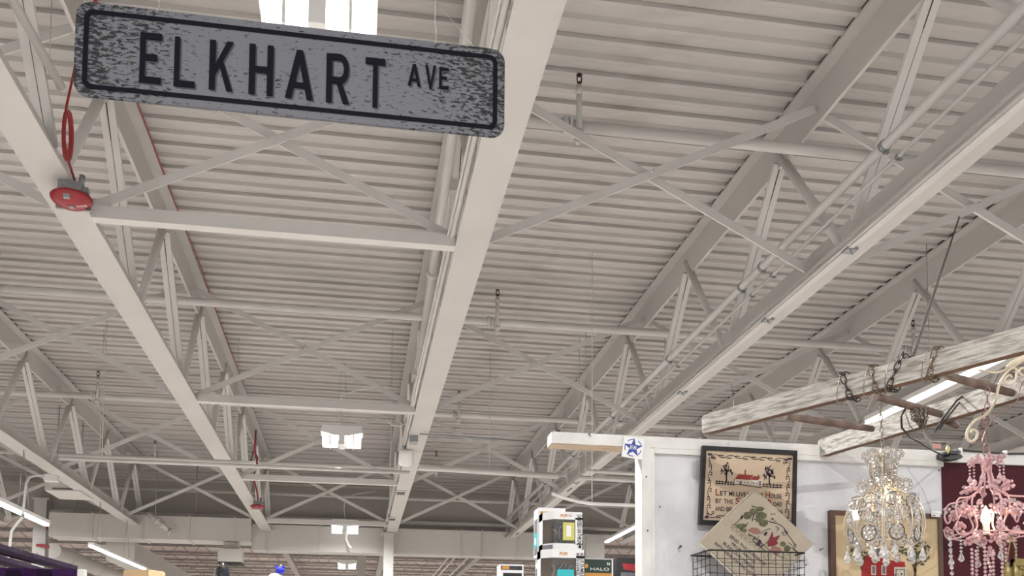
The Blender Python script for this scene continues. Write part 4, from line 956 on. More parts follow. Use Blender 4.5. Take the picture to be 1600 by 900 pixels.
t = thing('clear_cord', 'thin pale cord with a strip of pink masking tape above the plug adapter', 'cord', wy(1420,655,3.0))
mb = MB(); mb.tube([wy(1415,646,2.95), wy(1421,664,2.97), wy(1435,682,3.1), wy(1456,690,3.3), wy(1476,690,3.4), wy(1485,695,3.5), wy(1483,706,3.55)], .0022, 6); mb.build('cord', pewter, t)
a0 = wy(1464,697,3.3); MB().raw([a0+Vector((-.014,0,.008)),a0+Vector((.018,0,.009)),a0+Vector((.015,0,-.010)),a0+Vector((-.016,0,-.009))]+[a0+Vector((-.014,.002,.008)),a0+Vector((.018,.002,.009)),a0+Vector((.015,.002,-.010)),a0+Vector((-.016,.002,-.009))], [(0,1,2,3),(7,6,5,4),(0,4,5,1),(1,5,6,2),(2,6,7,3),(3,7,4,0)]).build('tape', paint('pink_tape', (.55,.27,.22), .6), t)
a0 = wy(1481,702,3.5); MB().gem(a0, .010, .02).build('wire_nut', paint('yellow_nut', (.6,.5,.2), .4), t)
t = thing('wall_cable', 'black cable clipped along the top rail above the maroon wall', 'cable', (2.5,Yw-.01,.93))
cab = [UY(x, y, Yw-.006) for x, y in ((1490,705),(1500,703),(1520,705),(1545,707),(1575,709),(1600,709),(1640,711))]
MB().tube(cab, .004, 6).build('cable', cordm, t)
for x_, y_ in ((1500,704),(1570,708)):
    q = UY(x_, y_, Yw-.006); MB().box(q+Vector((-.006,-.008,-.012)), q+Vector((.006,.006,.010))).build('clip', whitep, t)

# ================================================================== CHANDELIERS
crystal = glassy('crystal_glass', (.98,.97,.95), .12); pinkglass = glassy('pink_glass', (.90,.66,.69), .40); pinkm = paint('pink_enamel', (.66,.40,.42), .3, .12, 30); creamm = paint('champagne_metal', (.66,.58,.47), .28, .1, 20, metal=.6)
creamp = paint('cream_iron', (.62,.53,.40), .45, .1, 20); candle = glassy('clear_sleeve', (.9,.85,.8), .5)
def chandelier(cx_, Y, ytop, mats, label, bulbs, pink=False, rmap=None):
    """rib profile given as (radius m, picture row)"""
    wm, gm = mats
    o_ = UY(cx_, ytop, Y); zz_ = lambda py: UY(cx_, py, Y).z
    t = thing('chandelier', label, 'chandelier', o_)
    cX = o_.x
    pol = lambda r, a_, z: Vector((cX+r*math.cos(a_), Y+r*math.sin(a_), z))
    return t, cX, zz_, pol
# --- crystal chandelier
Yc = 2.87; ccx = 1379
t, cX, Z, pol = chandelier(ccx, Yc, 700, (creamm, crystal), 'clear crystal cage chandelier in front of the white wall', 3)
MB().lathe([(.004,Z(700)-Z(760)),(.012,Z(708)-Z(760)),(.007,Z(722)-Z(760)),(.016,Z(735)-Z(760)),(.008,Z(750)-Z(760)),(.014,0),(.006,-.03)], (cX,Yc,Z(760)), seg=14).build('centre_stem', creamm, t)
hookz = .895
for k_ in range(6):     # crown scrolls
    a_ = k_*math.pi/3+.3
    MB().tube([pol(.006,a_,Z(722)), pol(.018,a_,Z(708)), pol(.038,a_,Z(703)), pol(.052,a_,Z(707)), pol(.056,a_,Z(713)), pol(.050,a_,Z(716))], .0022, 6).build('crown_scroll', creamm, t)
    mb = MB()
    for j in range(9):
        aa = j*.7; mb.gem(pol(.052,a_,Z(711))+Vector((.0125*math.cos(aa),.004*(j%2),.0125*math.sin(aa))), .0062)
    mb.build('crystal_rosette', crystal, t)
    mb = MB()
    for j in range(5): mb.gem(pol(.050-.004*j,a_,Z(720+6*j)), .0058,.0062)
    mb.build('crystal_strand', crystal, t)
NR = 8
prof = [(.010,742),(.026,728),(.038,722),(.044,735),(.036,752),(.040,764),(.066,772),(.098,782),(.118,800),(.125,820),(.118,838),(.100,850),(.070,856),(.050,850),(.046,840)]
def smooth(pts, n2=3):
    out = []
    for i in range(len(pts)-1):
        p0 = pts[max(0,i-1)]; p1 = pts[i]; p2 = pts[i+1]; p3 = pts[min(len(pts)-1,i+2)]
        for j in range(n2):
            s_ = j/n2; out.append(tuple(.5*((2*p1[q])+(-p0[q]+p2[q])*s_+(2*p0[q]-5*p1[q]+4*p2[q]-p3[q])*s_*s_+(-p0[q]+3*p1[q]-3*p2[q]+p3[q])*s_**3) for q in range(len(p1))))
    out.append(tuple(pts[-1])); return out
for k_ in range(NR):
    a_ = 2*math.pi*k_/NR+.2
    rb = MB().tube([pol(r, a_, Z(y)) for r, y in smooth(prof)], .0028, 6).tube([pol(r-.006, a_+.05, Z(y)) for r, y in smooth(prof[:12])], .0022, 6).build('cage_rib', creamm, t)
    mb = MB(); 
    for j in range(11):
        f_ = j/10; r, y = prof[6][0]+(prof[10][0]-prof[6][0])*math.sin(f_*1.57), 772+(838-772)*f_; mb.gem(pol(r-.006, a_, Z(y)), .0048, .0058)
    mb.build('bead_strand', crystal, t)
    # shoulder scroll
    MB().tube([pol(.060+.020*math.cos(s_*.62), a_+.0, Z(762)+.018*math.sin(s_*.62)) for s_ in range(9)], .0019, 5).build('shoulder_scroll', creamm, t)
    mb = MB()
    for j in range(8): mb.gem(pol(.070+.016*math.cos(j*.8), a_, Z(759)+.016*math.sin(j*.8)), .0075)
    for j in range(5): mb.gem(pol(.030+.004*(j%2), a_+.3, Z(728+8*j)), .0085)
    mb.build('crystal_rosette', crystal, t)
    # arches over the cage and hanging inner beads
    ap = [pol(.092+.010*math.sin(s_*.55), a_+math.pi/NR+.30*math.cos(s_*.55), Z(786)+.020*math.sin(s_*.55)) for s_ in range(10)]
    MB().tube(ap, .0017, 5).build('arch_scroll', dchain2, t)
    mb = MB()
    for j in range(9): mb.gem(pol(.085+.012*math.cos(j*.7), a_+math.pi/NR, Z(784)+.015*math.sin(j*.7)), .0075)
    for j in range(6): mb.gem(pol(.030+.008*(j%3), a_+.2*j, Z(744+6*j)), .0085)
    for j in range(7): mb.gem(pol(.055, a_+.35, Z(800+6*j)), .0062, .0075)
    mb.build('crystal_cluster', crystal, t)
    # hearts between the ribs on the lower ring
    a2 = a_+math.pi/NR
    hp = []
    for s_ in range(13):
        an = s_/12*2*math.pi*.92+.25; da = .22*math.sin(an)*1.0; hp.append(pol(.112+.004*math.cos(an), a2+da, Z(838)+.026*math.cos(an)))
    MB().tube(hp, .0018, 5).build('heart_scroll', dchain, t)
    mb = MB()
    for j in range(9): mb.gem(pol(.108, a2+.05*(j-4), Z(832+6*(j%3))), .0078)
    mb.build('crystal_cluster', crystal, t)
    # drops
    MB().gem(pol(.116,a_,Z(853)), .008).drop(pol(.116,a_,Z(856)), .050, .0135).build('crystal_drop', crystal, t)
    MB().gem(pol(.090,a2,Z(852)), .008).drop(pol(.090,a2,Z(854)), .046, .0125).build('crystal_drop', crystal, t)
    MB().gem(pol(.060,a_,Z(786)), .009).drop(pol(.060,a_,Z(790)), .05, .0125).build('crystal_drop', crystal, t)
    MB().drop(pol(.112,a2,Z(802)), .040, .011).gem(pol(.112,a2,Z(798)),.009).gem(pol(.112,a2,Z(790)),.007).build('crystal_drop', crystal, t)
MB().tube([pol(.100,s_*math.pi/16,Z(849)) for s_ in range(32)], .0022, 5, closed=True).build('lower_ring', creamm, t)
MB().tube([pol(.108,s_*math.pi/16,Z(783)) for s_ in range(32)], .0018, 5, closed=True).build('upper_ring', creamm, t)
q = UY(1390,722,Yc-.05); MB().lathe([(0,.026),(.010,.020),(.017,.004),(.015,-.014),(.007,-.024),(0,-.028)], q, seg=8, smooth=False).build('large_crystal', crystal, t)
q = UY(1384,845,Yc-.04); MB().drop(q, .062, .014).gem(q+Vector((0,0,.006)), .007).build('large_crystal', crystal, t)
q = UY(1383,786,Yc-.06); MB().drop(q, .05, .013).gem(q+Vector((0,0,.006)), .007).build('large_crystal', crystal, t)
for j, (px, py) in enumerate(((1384,778),(1362,785),(1404,782))):
    q = UY(px, py, Yc+(-.02,.02,.02)[j]); sl = MB().lathe([(.006,-.03),(.0065,-.012),(.006,-.010)], q, seg=10).build('candle_sleeve', candle, t)
    MB().lathe([(.0055,-.010),(.010,.002),(.009,.012),(.004,.026),(0,.033)], q, seg=10).build('bulb', bulbf, sl)
q = UY(1336,806,Yc-.10); MB().raw([q+Vector((-.012,0,.018)),q+Vector((.008,0,.02)),q+Vector((.016,0,-.012)),q+Vector((-.006,0,-.016))]+[q+Vector((-.012,.001,.018)),q+Vector((.008,.001,.02)),q+Vector((.016,.001,-.012)),q+Vector((-.006,.001,-.016))], [(0,1,2,3),(7,6,5,4),(0,4,5,1),(1,5,6,2),(2,6,7,3),(3,7,4,0)]).build('price_tag', paper, t)
q0 = UY(1376,644,Yc); 
ct = thing('hanging_chain', 'pewter chain holding the crystal chandelier under the ladder', 'chain', q0)
mb = MB(); chain([UZ(1375,630,.905), (cX,Yc,Z(701))], .020, .0015, mb, .55); mb.build('links', pewter, ct)
l = bpy.data.lights.new('chandelier_glow', 'POINT'); l.energy = .5; l.color = (1,.72,.42); l.shadow_soft_size = .02; o = bpy.data.objects.new('chandelier_glow', l); o.location = (cX,Yc-.02,Z(775)); C.objects.link(o)

# --- pink chandelier
Yp = 2.68; pcx = 1541
t, cX, Z, pol = chandelier(pcx, Yp, 712, (pinkm, pinkglass), 'pink beaded chandelier with lit candle bulb before the maroon wall', 1)
MB().lathe([(.006,.0),(.014,-.008),(.010,-.02),(.016,-.04),(.008,-.055)], (cX,Yp,Z(712)), seg=14).build('centre_stem', pinkm, t)
NP = 6
pp = [(.012,740),(.016,722),(.028,715),(.046,718),(.044,726)]
body = [(.012,738),(.022,755),(.034,768),(.056,775),(.064,790),(.054,806),(.044,822),(.060,832),(.085,836),(.112,838)]
rnd = random.Random(21)
for k_ in range(NP):
    a_ = 2*math.pi*k_/NP+.18
    MB().tube([pol(r, a_, Z(y)) for r, y in smooth(pp)], .0028, 6).build('crown_scroll', pinkm, t)
    mb = MB()
    for j in range(9): mb.gem(pol(.044,a_,Z(718))+Vector((rnd.uniform(-.012,.012),rnd.uniform(-.012,.012),rnd.uniform(-.012,.012))), .0052)
    mb.build('bead_cluster', pinkglass, t)
    MB().tube([pol(r, a_, Z(y)) for r, y in smooth(body)], .0032, 6).build('cage_rib', pinkm, t)
    # outer arm with upward curl
    arm = [(.050,776),(.075,779),(.100,781),(.113,782),(.125,789),(.129,802),(.121,812),(.112,808),(.108,800)]
    MB().tube([pol(r, a_, Z(y)) for r, y in smooth(arm)], .0030, 6).build('outer_arm', pinkm, t)
    arm2 = [(.112,838),(.126,834),(.130,824),(.122,818),(.113,824)]
    MB().tube([pol(r, a_, Z(y)) for r, y in smooth(arm2)], .0028, 6).build('lower_curl', pinkm, t)
    for (r0, y0, n2, s_) in ((.060,762,11,.014),(.104,798,12,.018),(.055,843,10,.014),(.110,828,11,.015),(.066,800,8,.012)):
        mb = MB()
        for j in range(n2):
            c_ = pol(r0, a_, Z(y0))+Vector((rnd.uniform(-s_,s_),rnd.uniform(-s_,s_),rnd.uniform(-s_,s_))); mb.gem(c_, rnd.uniform(.0055,.0078))
        # leaf petals
        for j in range(3):
            aa = a_+rnd.uniform(-.15,.15); c_ = pol(r0, aa, Z(y0)+rnd.uniform(-.01,.01)); mb.lathe([(0,-.010),(.005,-.003),(.006,.003),(0,.010)], c_, (rnd.uniform(-1,1),rnd.uniform(-1,1),rnd.uniform(-.3,1)), 5, smooth=False)
        mb.build('flower_cluster', (pinkglass, pinkm)[(k_+int(y0))%2], t)
    # strands and drops
    a2 = a_+math.pi/NP
    mb = MB(); 
    for j in range(7): mb.gem(pol(.050, a2, Z(724+5.2*j)), .0042)
    mb.drop(pol(.050,a2,Z(742)), .026, .010); mb.build('bead_strand', pinkglass, t)
    mb = MB(); 
    for j in range(5): mb.gem(pol(.112, a_, Z(842+5.5*j)), .0048)
    mb.drop(pol(.112,a_,Z(864)), .034, .0105); mb.build('crystal_drop', crystal, t)
    mb = MB(); 
    for j in range(8): mb.gem(pol(.050, a2, Z(858+6.2*j)), .0058, .0062)
    mb.build('bead_strand', pinkglass, t)
    mb = MB()
    for j in range(7): f_ = j/6; mb.gem(pol(.055+.07*f_, a2, Z(800-12*math.sin(f_*3.14))), .0058)
    mb.build('bead_strand', (crystal, pinkglass)[k_%2], t)
MB().tube([pol(.112,s_*math.pi/16,Z(837)) for s_ in range(32)], .0024, 5, closed=True).build('lower_ring', pinkm, t)
mb = MB()
for j in range(10): mb.gem(pol(.004,j,Z(856+6*j)), .008-.0003*j)
mb.gem(pol(.012,-1.4,Z(866)), .012); mb.build('centre_strand', pinkglass, t)
mb = MB()
for j in range(9): mb.gem(UY(1484+.6*j, 842+9*j, Yp-.08), .0062, .008)
mb.build('long_bead_string', crystal, t)
q = UY(1541,826,Yp-.03)
MB().lathe([(.011,-.018),(.014,-.016),(.0105,-.012),(.010,.012),(.011,.014)], q, seg=12).build('candle_sleeve', candle, t)
MB().lathe([(.008,.012),(.0155,.026),(.0145,.042),(.007,.062),(0,.074)], q, seg=14).build('lit_bulb', bulbm, t)
l = bpy.data.lights.new('bulb_light', 'POINT'); l.energy = .5; l.color = (1,.70,.42); l.shadow_soft_size = .015; o = bpy.data.objects.new('bulb_light', l); o.location = q+Vector((0,-.02,.035)); C.objects.link(o)
ct = thing('hanging_chain', 'pinkish chain holding the pink chandelier under the ladder', 'chain', UY(1541,640,Yp))
mb = MB(); chain([UY(1543,606,Yp), (cX,Yp,Z(700))], .024, .0017, mb, .6); mb.build('links', pchain, ct)
mb = MB(); cz = Vector((cX,Yp,Z(704))); mb.tube([cz+Vector((.011*math.cos(a_*.63),0,.020*math.sin(a_*.63))) for a_ in range(10)], .0024, 6, closed=True); mb.build('ring', pchain, ct)

# --- cream scroll hook
t = thing('cream_scroll_bracket', 'cream iron scroll bracket curling down from the ladder at right', 'bracket', UY(1540,600,2.75))
P_ = lambda x, y: UY(x, y, 2.62)
main = [(1640,545),(1605,560),(1582,574),(1568,588),(1560,605),(1557,620),(1550,637),(1538,650),(1524,657),(1514,668),(1510,682),(1517,690),(1526,684),(1526,674),(1519,672),(1517,677)]
MB().tube([P_(*q) for q in smooth(main)], .0044, 8).build('main_scroll', creamp, t)
MB().tube([P_(*q) for q in smooth([(1574,575),(1588,577),(1586,595),(1575,601),(1569,594),(1577,586),(1581,590)])], .0040, 8).build('small_scroll', creamp, t)
MB().tube([P_(*q) for q in smooth([(1580,573),(1560,582),(1540,580),(1528,578)])], .0032, 8).build('side_scroll', creamp, t)
MB().tube([P_(*q) for q in smooth([(1640,575),(1612,582),(1598,575),(1592,582),(1600,588)])], .004, 8).build('side_scroll', creamp, t)
MB().tube([P_(1572,576), P_(1580,569), P_(1640,540)], [.005,.009,.010], 10).build('socket', creamp, t)
t = thing('pink_cord', 'pale pinkish cord trailing from the ladder beside the cream scroll', 'cord', P_(1590,600))
MB().tube([UY(x, y, 2.68) for x, y in smooth([(1604,590),(1594,605),(1590,625),(1578,636),(1562,645),(1548,660),(1538,680),(1534,692)])], .0022, 6).build('cord', pchain, t)
mb = MB(); chain([UY(1533,630,2.9), UY(1536,650,2.9), UY(1532,690,2.9)], .020, .0014, mb, .6); mb.build('links', pchain, t)
for k_ in range(2):
    t = thing('tassel', ('left','right')[k_]+' gold cord tassel hanging under the pink chandelier at right', 'tassel', UY(1575+14*k_,840,2.55))
    P2 = lambda x, y: UY(x, y, 2.55)
    x_ = 1578+12*k_
    MB().tube([P2(1580,836), P2(x_-2,860), P2(x_-4,878)], .002, 6).build('cord', gold, t)
    MB().lathe([(.003,.012),(.007,.006),(.005,0),(.010,-.012),(.011,-.05)], P2(x_-4,884), seg=10).build('tuft', gold, t)

# ================================================================== TOY BOXES
boxw = paint('white_box_card', (.80,.80,.80), .35, .02); winm = glassy('clear_window', (.85,.87,.9), .06); boxk = paint('black_box_card', (.015,.015,.018), .35); yel = paint('yellow_print', (.75,.40,.03), .5, .2, 30)
olive = paint('yellow_sticker', (.62,.60,.16), .6); teal = paint('teal_sticker', (.03,.50,.55), .5); cardb = paint('cardboard_print', (.42,.27,.15), .6, .1, 20); greyp = paint('grey_print', (.22,.22,.25), .5, .2, 40); dgreen = paint('dark_green_print', (.012,.035,.022), .4); orange = paint('orange_print', (.62,.28,.05), .5)
figm = paint('dark_figure', (.05,.05,.06), .4, .3, 40); redprint = paint('red_print', (.45,.02,.03), .5)
SH = .16
tag(MB().box((.45,3.80,SH-.02),(1.55,4.25,SH)).build('shelf_board', whitewood, None, (1,4,SH)), 'white shelf board carrying the toy boxes', 'shelf')
def boxat(px, py, Y): return UY(px, py, Y)
def figurebox(label, xl, xr, ytop, zbot, Y, dep, cham, side=True):
    """window box: front plane at Y from pixel columns xl..xr, chamfered window corner on the left"""
    a0 = UY(xl, ytop, Y); a1 = UY(xr, ytop, Y)
    t = thing('toy_box', label, 'toy box', (a0.x,Y,zbot))
    return t, a0.x, a1.x, a0.z
# main window box (front, topmost)
def pop(label, x0, x1, z0, z1, Y, side_text, num, sticker, strands=False):
    t = thing('toy_box', label, 'toy box', (x0,Y,z0)); W_ = x1-x0; H_ = z1-z0; cf = .042; D = .115
    fr_ = (Vector((0,0,0)), Vector((1,0,0)), Vector((0,1,0)), Vector((0,0,1)))
    plan = [(x0+.0,Y),(x1,Y),(x1,Y+D),(x0-cf,Y+D),(x0-cf,Y+cf)]
    mb = MB(); mb.prism(plan, fr_, z0, z0+H_*.17); mb.prism(plan, fr_, z1-H_*.20, z1)
    mb.box((x1-W_*.27,Y,z0+H_*.15),(x1,Y+.004,z1-H_*.15)); mb.box((x1-.003,Y,z0),(x1,Y+D,z1)); mb.box((x0-cf,Y+D-.003,z0),(x1,Y+D,z1)); mb.box((x0-cf,Y+cf+.0,z0),(x0-cf+.003,Y+D,z1))
    mb.build('carton', boxw, t)
    w0 = z0+H_*.17; w1 = z1-H_*.20
    MB().raw([(x0,Y+.001,w0),(x1-W_*.27,Y+.001,w0),(x1-W_*.27,Y+.001,w1),(x0,Y+.001,w1),(x0-cf,Y+cf,w0),(x0-cf,Y+cf,w1)], [(0,1,2,3),(4,0,3,5)]).build('window', winm, t)
    MB().box((x0-cf+.004,Y+D-.02,w0),(x1-.004,Y+D-.012,w1)).build('backing', cardb, t)
    mb = MB(); c_ = Vector((x0+W_*.34,Y+.055,w0)); mb.lathe([(.018,0),(.020,.02),(.014,.04),(.008,.05)], c_, seg=12); mb.lathe([(0,.05),(.020,.055),(.026,.07),(.020,.085),(0,.09)], c_, seg=12); mb.tube([c_+Vector((-.02,0,.035)), c_+Vector((-.03,-.01,.015))], .006, 8); mb.tube([c_+Vector((.02,0,.035)), c_+Vector((.03,-.01,.02))], .006, 8); mb.build('figure', figm, t)
    mb = MB(); lx = x0+W_*.22
    put_text(mb, 'POP!', (lx,Y,z1-H_*.145), (lx+W_*.24,Y,z1-H_*.15), (0,0,H_*.085), (0,-1,0), .001, bold=.04); mb.build('logo', orange, t)
    if num == 'DC':
        mb = MB(); put_text(mb, 'DC', (x0+W_*.50,Y,z1-H_*.13), (x0+W_*.62,Y,z1-H_*.13), (0,0,H_*.055), (0,-1,0), .001, bold=.02); mb.build('emblem', greyp, t)
    mb = MB()
    for i, s_ in enumerate(side_text):    # reads downward
        xx = x1-W_*(.20 if len(side_text) == 1 else .15)-i*W_*.13; Lz = H_*.80*len(s_)/max(len(q) for q in side_text)
        vs, fs = text_mesh(s_, .02); zt2 = z1-H_*.07
        mb.raw([Vector((xx+b_*W_*(.15 if len(side_text) == 1 else .115), Y-.001, zt2-a_*Lz)) for a_, b_ in vs], fs)
    if len(side_text) == 1: mb.lathe([(.007,0),(.007,.0008)], (x1-W_*.11,Y-.0005,z0+H_*.09), (0,-1,0), 16)
    mb.build('side_lettering', boxk, t)
    # printed facet panel and sticker
    mb = MB(); mb.raw([(x0-cf-.0008,Y+cf-.001,z0+.003),(x0-.006,Y+.004,z0+.003),(x0-.006,Y+.004,z0+H_*.13),(x0-cf-.0008,Y+cf-.001,z0+H_*.13)], [(0,1,2,3)]); mb.build('facet_print', greyp, t)
    sx0, sx1, sz0, sz1, sm_ = sticker
    stk = MB().box((x0+W_*sx0,Y-.0015,z0+H_*sz0),(x0+W_*sx1,Y-.0004,z0+H_*sz1)).build('sticker', sm_, t)
    if sm_ is olive: MB().box((x0+W_*(sx0+.12),Y-.0022,z0+H_*(sz0+.10)),(x0+W_*(sx1-.12),Y-.0016,z0+H_*(sz1-.08))).build('sticker_label', paper, stk)
    mb = MB()
    arcs = [[(.02,.62),(.2,.42),(.35,.72),(.68,.80)],[(.25,.2),(.3,.45),(.2,.6)]] if not strands else [[(.05,.3),(.12,.55),(.05,.74)],[(.2,.3),(.3,.55),(.48,.78)],[(.42,.3),(.55,.5),(.58,.78)],[(.62,.3),(.7,.6),(.85,.72)]]
    for ar in arcs: mb.tube([Vector((x0+W_*.73*a_, Y+.02, w0+(w1-w0)*b_)) for a_, b_ in smooth(ar)], .0011, 5)
    mb.build('light_streak_detail', whitep, t); return t
a0 = UY(866,799,3.88); a1 = UY(911,803,3.88); z_s = UY(866,859,3.88).z
pop('white windowed toy box with DARKSEID ON THRONE print, topmost of the front stack', a0.x, a1.x, z_s+.001, a0.z, 3.88, ['DARKSEID ON THRONE'], 'DC', (.30,.70,.25,.72,olive))
a2 = UY(863,862,3.86); a3 = UY(914,866,3.86); hgt = a0.z-z_s
pop('white windowed toy box with ALBUS DUMBLEDORE print, under the topmost box', a2.x, a3.x, z_s-.175, z_s, 3.86, ['ALBUS DUMBLEDORE','WITH FAWKES'], '', (.15,.66,.30,.52,teal), True)
zz2 = z_s-.175
# lower support stack for both (same cartons, below the frame of the picture)
def printed(label, xl, xr, z0, z1, Y, D, parts):
    t = thing('toy_box', label, 'toy box', (xl,Y,z0)); MB().box((xl,Y,z0),(xr,Y+D,z1)).build('carton', parts['base'], t)
    fr_ = (Vector((xl,Y,z0)), Vector((xr-xl,0,0)), Vector((0,0,z1-z0)), Vector((0,-1,0)))
    frs_ = (Vector((xl,Y+D,z0)), Vector((0,-D,0)), Vector((0,0,z1-z0)), Vector((-1,0,0)))
    for i, (nm2, poly, m2, lf, side) in enumerate(parts['art']):
        MB().prism(poly, frs_ if side else fr_, .0003, .0006+lf*.0004).build(nm2, m2, t)
    return t
R_ = lambda a, b_, c_, d_: [(a,b_),(c_,b_),(c_,d_),(a,d_)]
z_r = UY(842,793,4.0).z; 
xL = UY(841,793,4.0).x; xR = xL+.12
zmid = UY(841,869,4.0).z
art = {'base':boxw,'art':[('black_panel',R_(.10,.06,.92,.90),boxk,1,0),('yellow_panel',[(.07,.66),(.09,.92),(.92,.92),(.92,.75),(.5,.62),(.30,.58),(.2,.66)],yel,2,0),('yellow_band',R_(.07,.18,.55,.30),yel,2,0),('green_band',R_(.10,.06,.7,.16),dgreen,3,0),('pink_spot',R_(.14,.52,.26,.58),redprint,3,0),
   ('side_art',R_(.15,.05,.85,.78),greyp,1,1),('side_sticker',R_(.10,.20,.85,.50),teal,2,1),('side_label',R_(.3,.26,.65,.40),paper,3,1)]}
printed('black and yellow printed toy box with white edges, topmost of the rear stack', xL, xR, zmid+.001, z_r, 4.0, .10, art)
printed('black and yellow printed toy box with white edges, under the rear topmost box', xL+.008, xR+.01, zmid-.155, zmid, 4.0, .10, {'base':boxw,'art':art['art'][:1]+art['art'][1:2]+[('grey_side',R_(.1,.1,.9,.7),greyp,1,1)]})
# HALO box
hx0 = UY(911,872,4.02).x; hx1 = UY(958,873,4.02).x; hz = UY(930,873,4.02).z
t = printed('dark green and orange toy box with HALO print, right of the stacks', hx0, hx1, hz-.165, hz, 4.02, .11, {'base':boxw,'art':[('green_header',R_(.03,.55,.95,.985),dgreen,1,0),('orange_panel',R_(.03,.03,.95,.62),orange,2,0),('white_card',R_(.28,.03,.86,.52),paper,3,0),('roundel',[(.10+.075*math.cos(a_*.52),.80+.06*math.sin(a_*.52)) for a_ in range(12)],orange,3,0)]})
mb = MB(); Wd = hx1-hx0
put_text(mb, 'HALO', (hx0+Wd*.24,4.02,hz-.052), (hx0+Wd*.86,4.02,hz-.052), (0,0,.013), (0,-1,0), .0022); put_text(mb, '22', (hx0+Wd*.78,4.02,hz-.026), (hx0+Wd*.90,4.02,hz-.026), (0,0,.010), (0,-1,0), .0022, bold=.04); mb.build('lettering', paper, t)
mb = MB(); c_ = Vector((hx0+Wd*.57,4.019,hz-.10)); mb.lathe([(0,.018),(.009,.014),(.011,.004),(.009,-.006),(0,-.008)], c_, seg=10); mb.build('figure_head', figm, t)
# dark box
dx0 = UY(964,872,4.05).x; dx1 = dx0+.14; dz = UY(985,872,4.05).z
t = printed('black toy box with red print behind the white post', dx0, dx1, dz-.17, dz, 4.05, .11, {'base':boxk,'art':[('red_print',[(.17,.86),(.62,.84),(.60,.66),(.22,.70)],redprint,1,0),('grey_window',R_(.12,.1,.95,.62),greyp,1,0),('white_figure',[(.70,.80),(.78,.84),(.86,.78),(.90,.5),(.85,.2),(.72,.2),(.66,.5)],paper,2,0)]})
# small box at left
sx0_ = UY(781,882,4.2).x; sx1_ = UY(818,883,4.2).x; sz = UY(800,882,4.2).z
t = printed('small white edged toy box with dark window, leftmost of the boxes', sx0_, sx1_, sz-.16, sz, 4.0+.2, .09, {'base':boxw,'art':[('dark_window',R_(.14,.02,.93,.78),boxk,1,0),('dark_header',R_(.05,.84,.95,.96),figm,1,0),('logo_patch',R_(.10,.86,.40,.95),orange,2,0),('silver_art',[(.25,.1),(.32,.6),(.42,.65),(.5,.35),(.62,.55),(.7,.1)],greyp,2,0),('window_frame',R_(.14,.76,.93,.79),paper,2,0)]})
# supports under the stacks so they stand on the shelf
k_ = 0
for (xa, xb, Y0_, Y1_, ztop, lab) in ((a2.x-.03,a3.x,3.86,3.97,zz2,'front'),(xL,xR,4.0,4.1,zmid-.155,'rear'),(hx0,hx1,4.02,4.13,hz-.165,'green'),(dx0,dx1,4.05,4.16,dz-.17,'dark'),(sx0_,sx1_,4.2,4.29,sz-.16,'small')):
    if ztop-SH > .01:
        tag(MB().box((xa,Y0_,SH),(xb,Y1_,ztop)).build('plain_carton', boxw, None, (xa,Y0_,SH)), 'plain white carton on the shelf under the %s toy box stack' % lab, 'carton')

# ================================================================== PURPLE RACK, LEFT
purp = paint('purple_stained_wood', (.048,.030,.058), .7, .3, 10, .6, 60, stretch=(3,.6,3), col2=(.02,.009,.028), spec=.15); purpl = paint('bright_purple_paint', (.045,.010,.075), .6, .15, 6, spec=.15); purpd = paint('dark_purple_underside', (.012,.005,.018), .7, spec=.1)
zr = .45
t = thing('purple_slat_rack', 'purple wooden slatted rack with hooks in the lower left corner', 'rack', (-1.2,3.6,zr))
for i, (pa, pb) in enumerate((((-60,838),(118,888)),((-60,856),(82,896)),((-60,880),(40,905)))):
    a0 = UZ(*pa, zr); b0_ = UZ(*pb, zr); d = (b0_-a0)
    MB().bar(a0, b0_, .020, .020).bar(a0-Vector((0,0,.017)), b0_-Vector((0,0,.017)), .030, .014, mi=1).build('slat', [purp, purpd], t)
a0 = UY(0,892,4.05); b0_ = UY(122,893,4.05)
MB().box((a0.x-.25,4.05,-.4),(b0_.x-.005,4.07,b0_.z+.008)).build('back_panel', purpl, t)
for x_ in (10,58): q = UY(x_,893,4.04); MB().box((q.x,4.03,-.4),(q.x+.05,4.05,q.z+.004)).build('batten', purpd, t)
for (px, py) in ((33,861),(42,865),(55,867),(30,880)):
    q = UY(px, py, 3.75); MB().tube([q+Vector((0,0,-.012)), q+Vector((0,0,0)), q+Vector((.004,0,.006)), q+Vector((.010,0,.004)), q+Vector((.011,0,-.003))], .0013, 5).build('hook', darkhole, t)
q = UY(126,889,4.0)
tag(MB().box((q.x-.012,4.0,FLOOR),(q.x+.014,4.04,q.z)).build('white_rack_post', whitewood, None, (q.x,4.0,FLOOR)), 'white post end beside the purple slatted rack', 'post')

# far shelf-top items
q = UY(225,893,6.0); a0 = UY(195,893,6.0); a1 = UY(257,893,6.0)
t = thing('tan_lampshade', 'tan drum top peeking over the bottom edge at lower left', 'lampshade', q)
mb = MB(); w_ = (a1.x-a0.x)/2; c_ = Vector(((a0.x+a1.x)/2, 6.0, q.z))
fr_ = (Vector((0,0,0)), Vector((1,0,0)), Vector((0,1,0)), Vector((0,0,1)))
mb.prism([(c_.x+w_*math.cos(math.pi*k_/4+.39)*1.05, 6.0+w_*math.sin(math.pi*k_/4+.39)*1.05) for k_ in range(8)], fr_, c_.z-.25, c_.z); mb.build('shade', paint('tan_fabric', (.62,.44,.24), .7), t)
MB().tube([(c_.x,6.0,FLOOR),(c_.x,6.0,c_.z-.2)], .012, 8).build('pole', darkhole, t); MB().lathe([(0,0),(.14,0),(.14,.02),(.02,.035)], (c_.x,6.0,FLOOR), seg=20).build('base', darkhole, t)
q = UY(348,879,5.0)
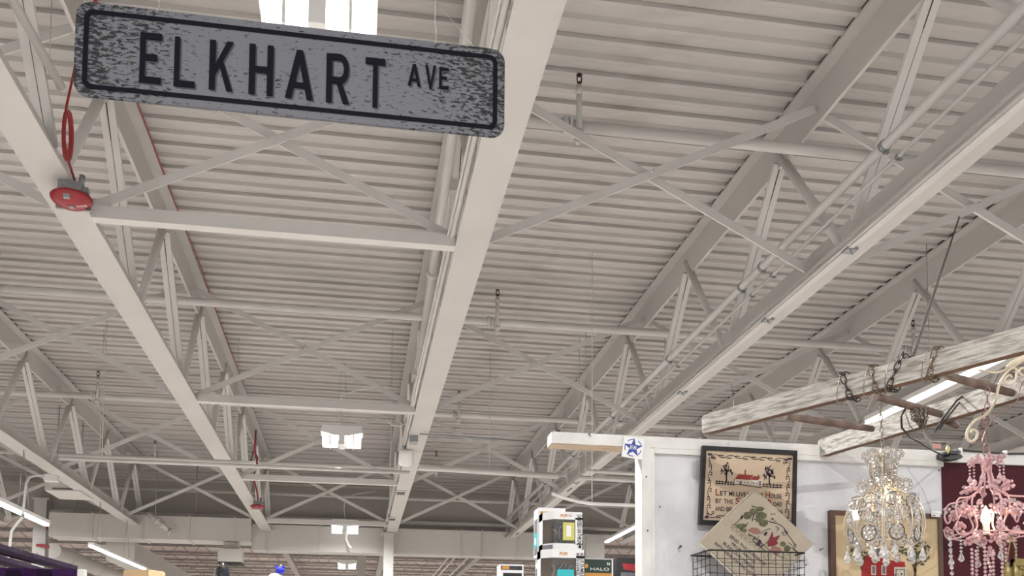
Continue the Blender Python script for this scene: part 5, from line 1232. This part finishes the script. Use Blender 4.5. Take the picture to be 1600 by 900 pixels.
t = thing('beaded_finial', 'dark beaded cone with gold and blue beads at the bottom edge', 'ornament', (q.x,5.0,q.z-.2))
MB().lathe([(.004,0),(.02,-.012),(.035,-.04),(.048,-.09),(.055,-.2)], (q.x,5.0,q.z), seg=18).build('cone', boxk, t)
rnd = random.Random(4)
for nm3, m3, n3, amin in (('gold_beads',gold,60,0),('blue_beads',paint('blue_bead',(.03,.05,.16),.2),60,1.2)):
    mb = MB()
    for k_ in range(n3):
        h3 = rnd.random()**.7*.12; r3 = .012+.045*(h3/.12)**.6; an = rnd.uniform(0,6.28); mb.gem((q.x+r3*math.cos(an), 5.0+r3*math.sin(an), q.z-.006-h3), .0035)
    mb.build(nm3, m3, t)
MB().tube([(q.x,5.0,FLOOR),(q.x,5.0,q.z-.19)], .010, 8).build('stand', darkhole, t); MB().lathe([(0,0),(.12,0),(.12,.02),(.02,.03)], (q.x,5.0,FLOOR), seg=20).build('base', darkhole, t)
q = UY(437,888,5.5)
bluep = paint('blue_felt', (.02,.03,.55), .7); plush = paint('white_plush', (.75,.74,.68), .9)
t = thing('plush_toy', 'white plush toy wearing a small blue hat at the bottom edge', 'plush toy', (q.x,5.5,q.z-.2))
c_ = Vector((q.x-.02,5.5,q.z-.058))
MB().lathe([(0,.032),(.028,.026),(.045,.008),(.05,-.015),(.045,-.05),(.05,-.12),(.06,-.16),(0,-.17)], c_, seg=18).build('body', plush, t)
MB().lathe([(.022,-.018),(.026,-.01),(.024,.016),(.0,.02)], c_+Vector((.022,0,.046)), (.15,0,1), 14).tube([c_+Vector((.0,0,.06)), c_+Vector((.006,0,.075))], .007, 6).tube([c_+Vector((.040,0,.06)), c_+Vector((.040,0,.072))], .007, 6).build('hat', bluep, t)
MB().gem(c_+Vector((.028,-.005,.074)), .006).build('pompom', plush, t)
tag(MB().box((q.x-.5,5.3,FLOOR),(q.x+.5,5.7,c_.z-.17)).build('display_cabinet', whitewood, None, (q.x,5.5,FLOOR)), 'white display cabinet under the plush toy, below the picture edge', 'cabinet')
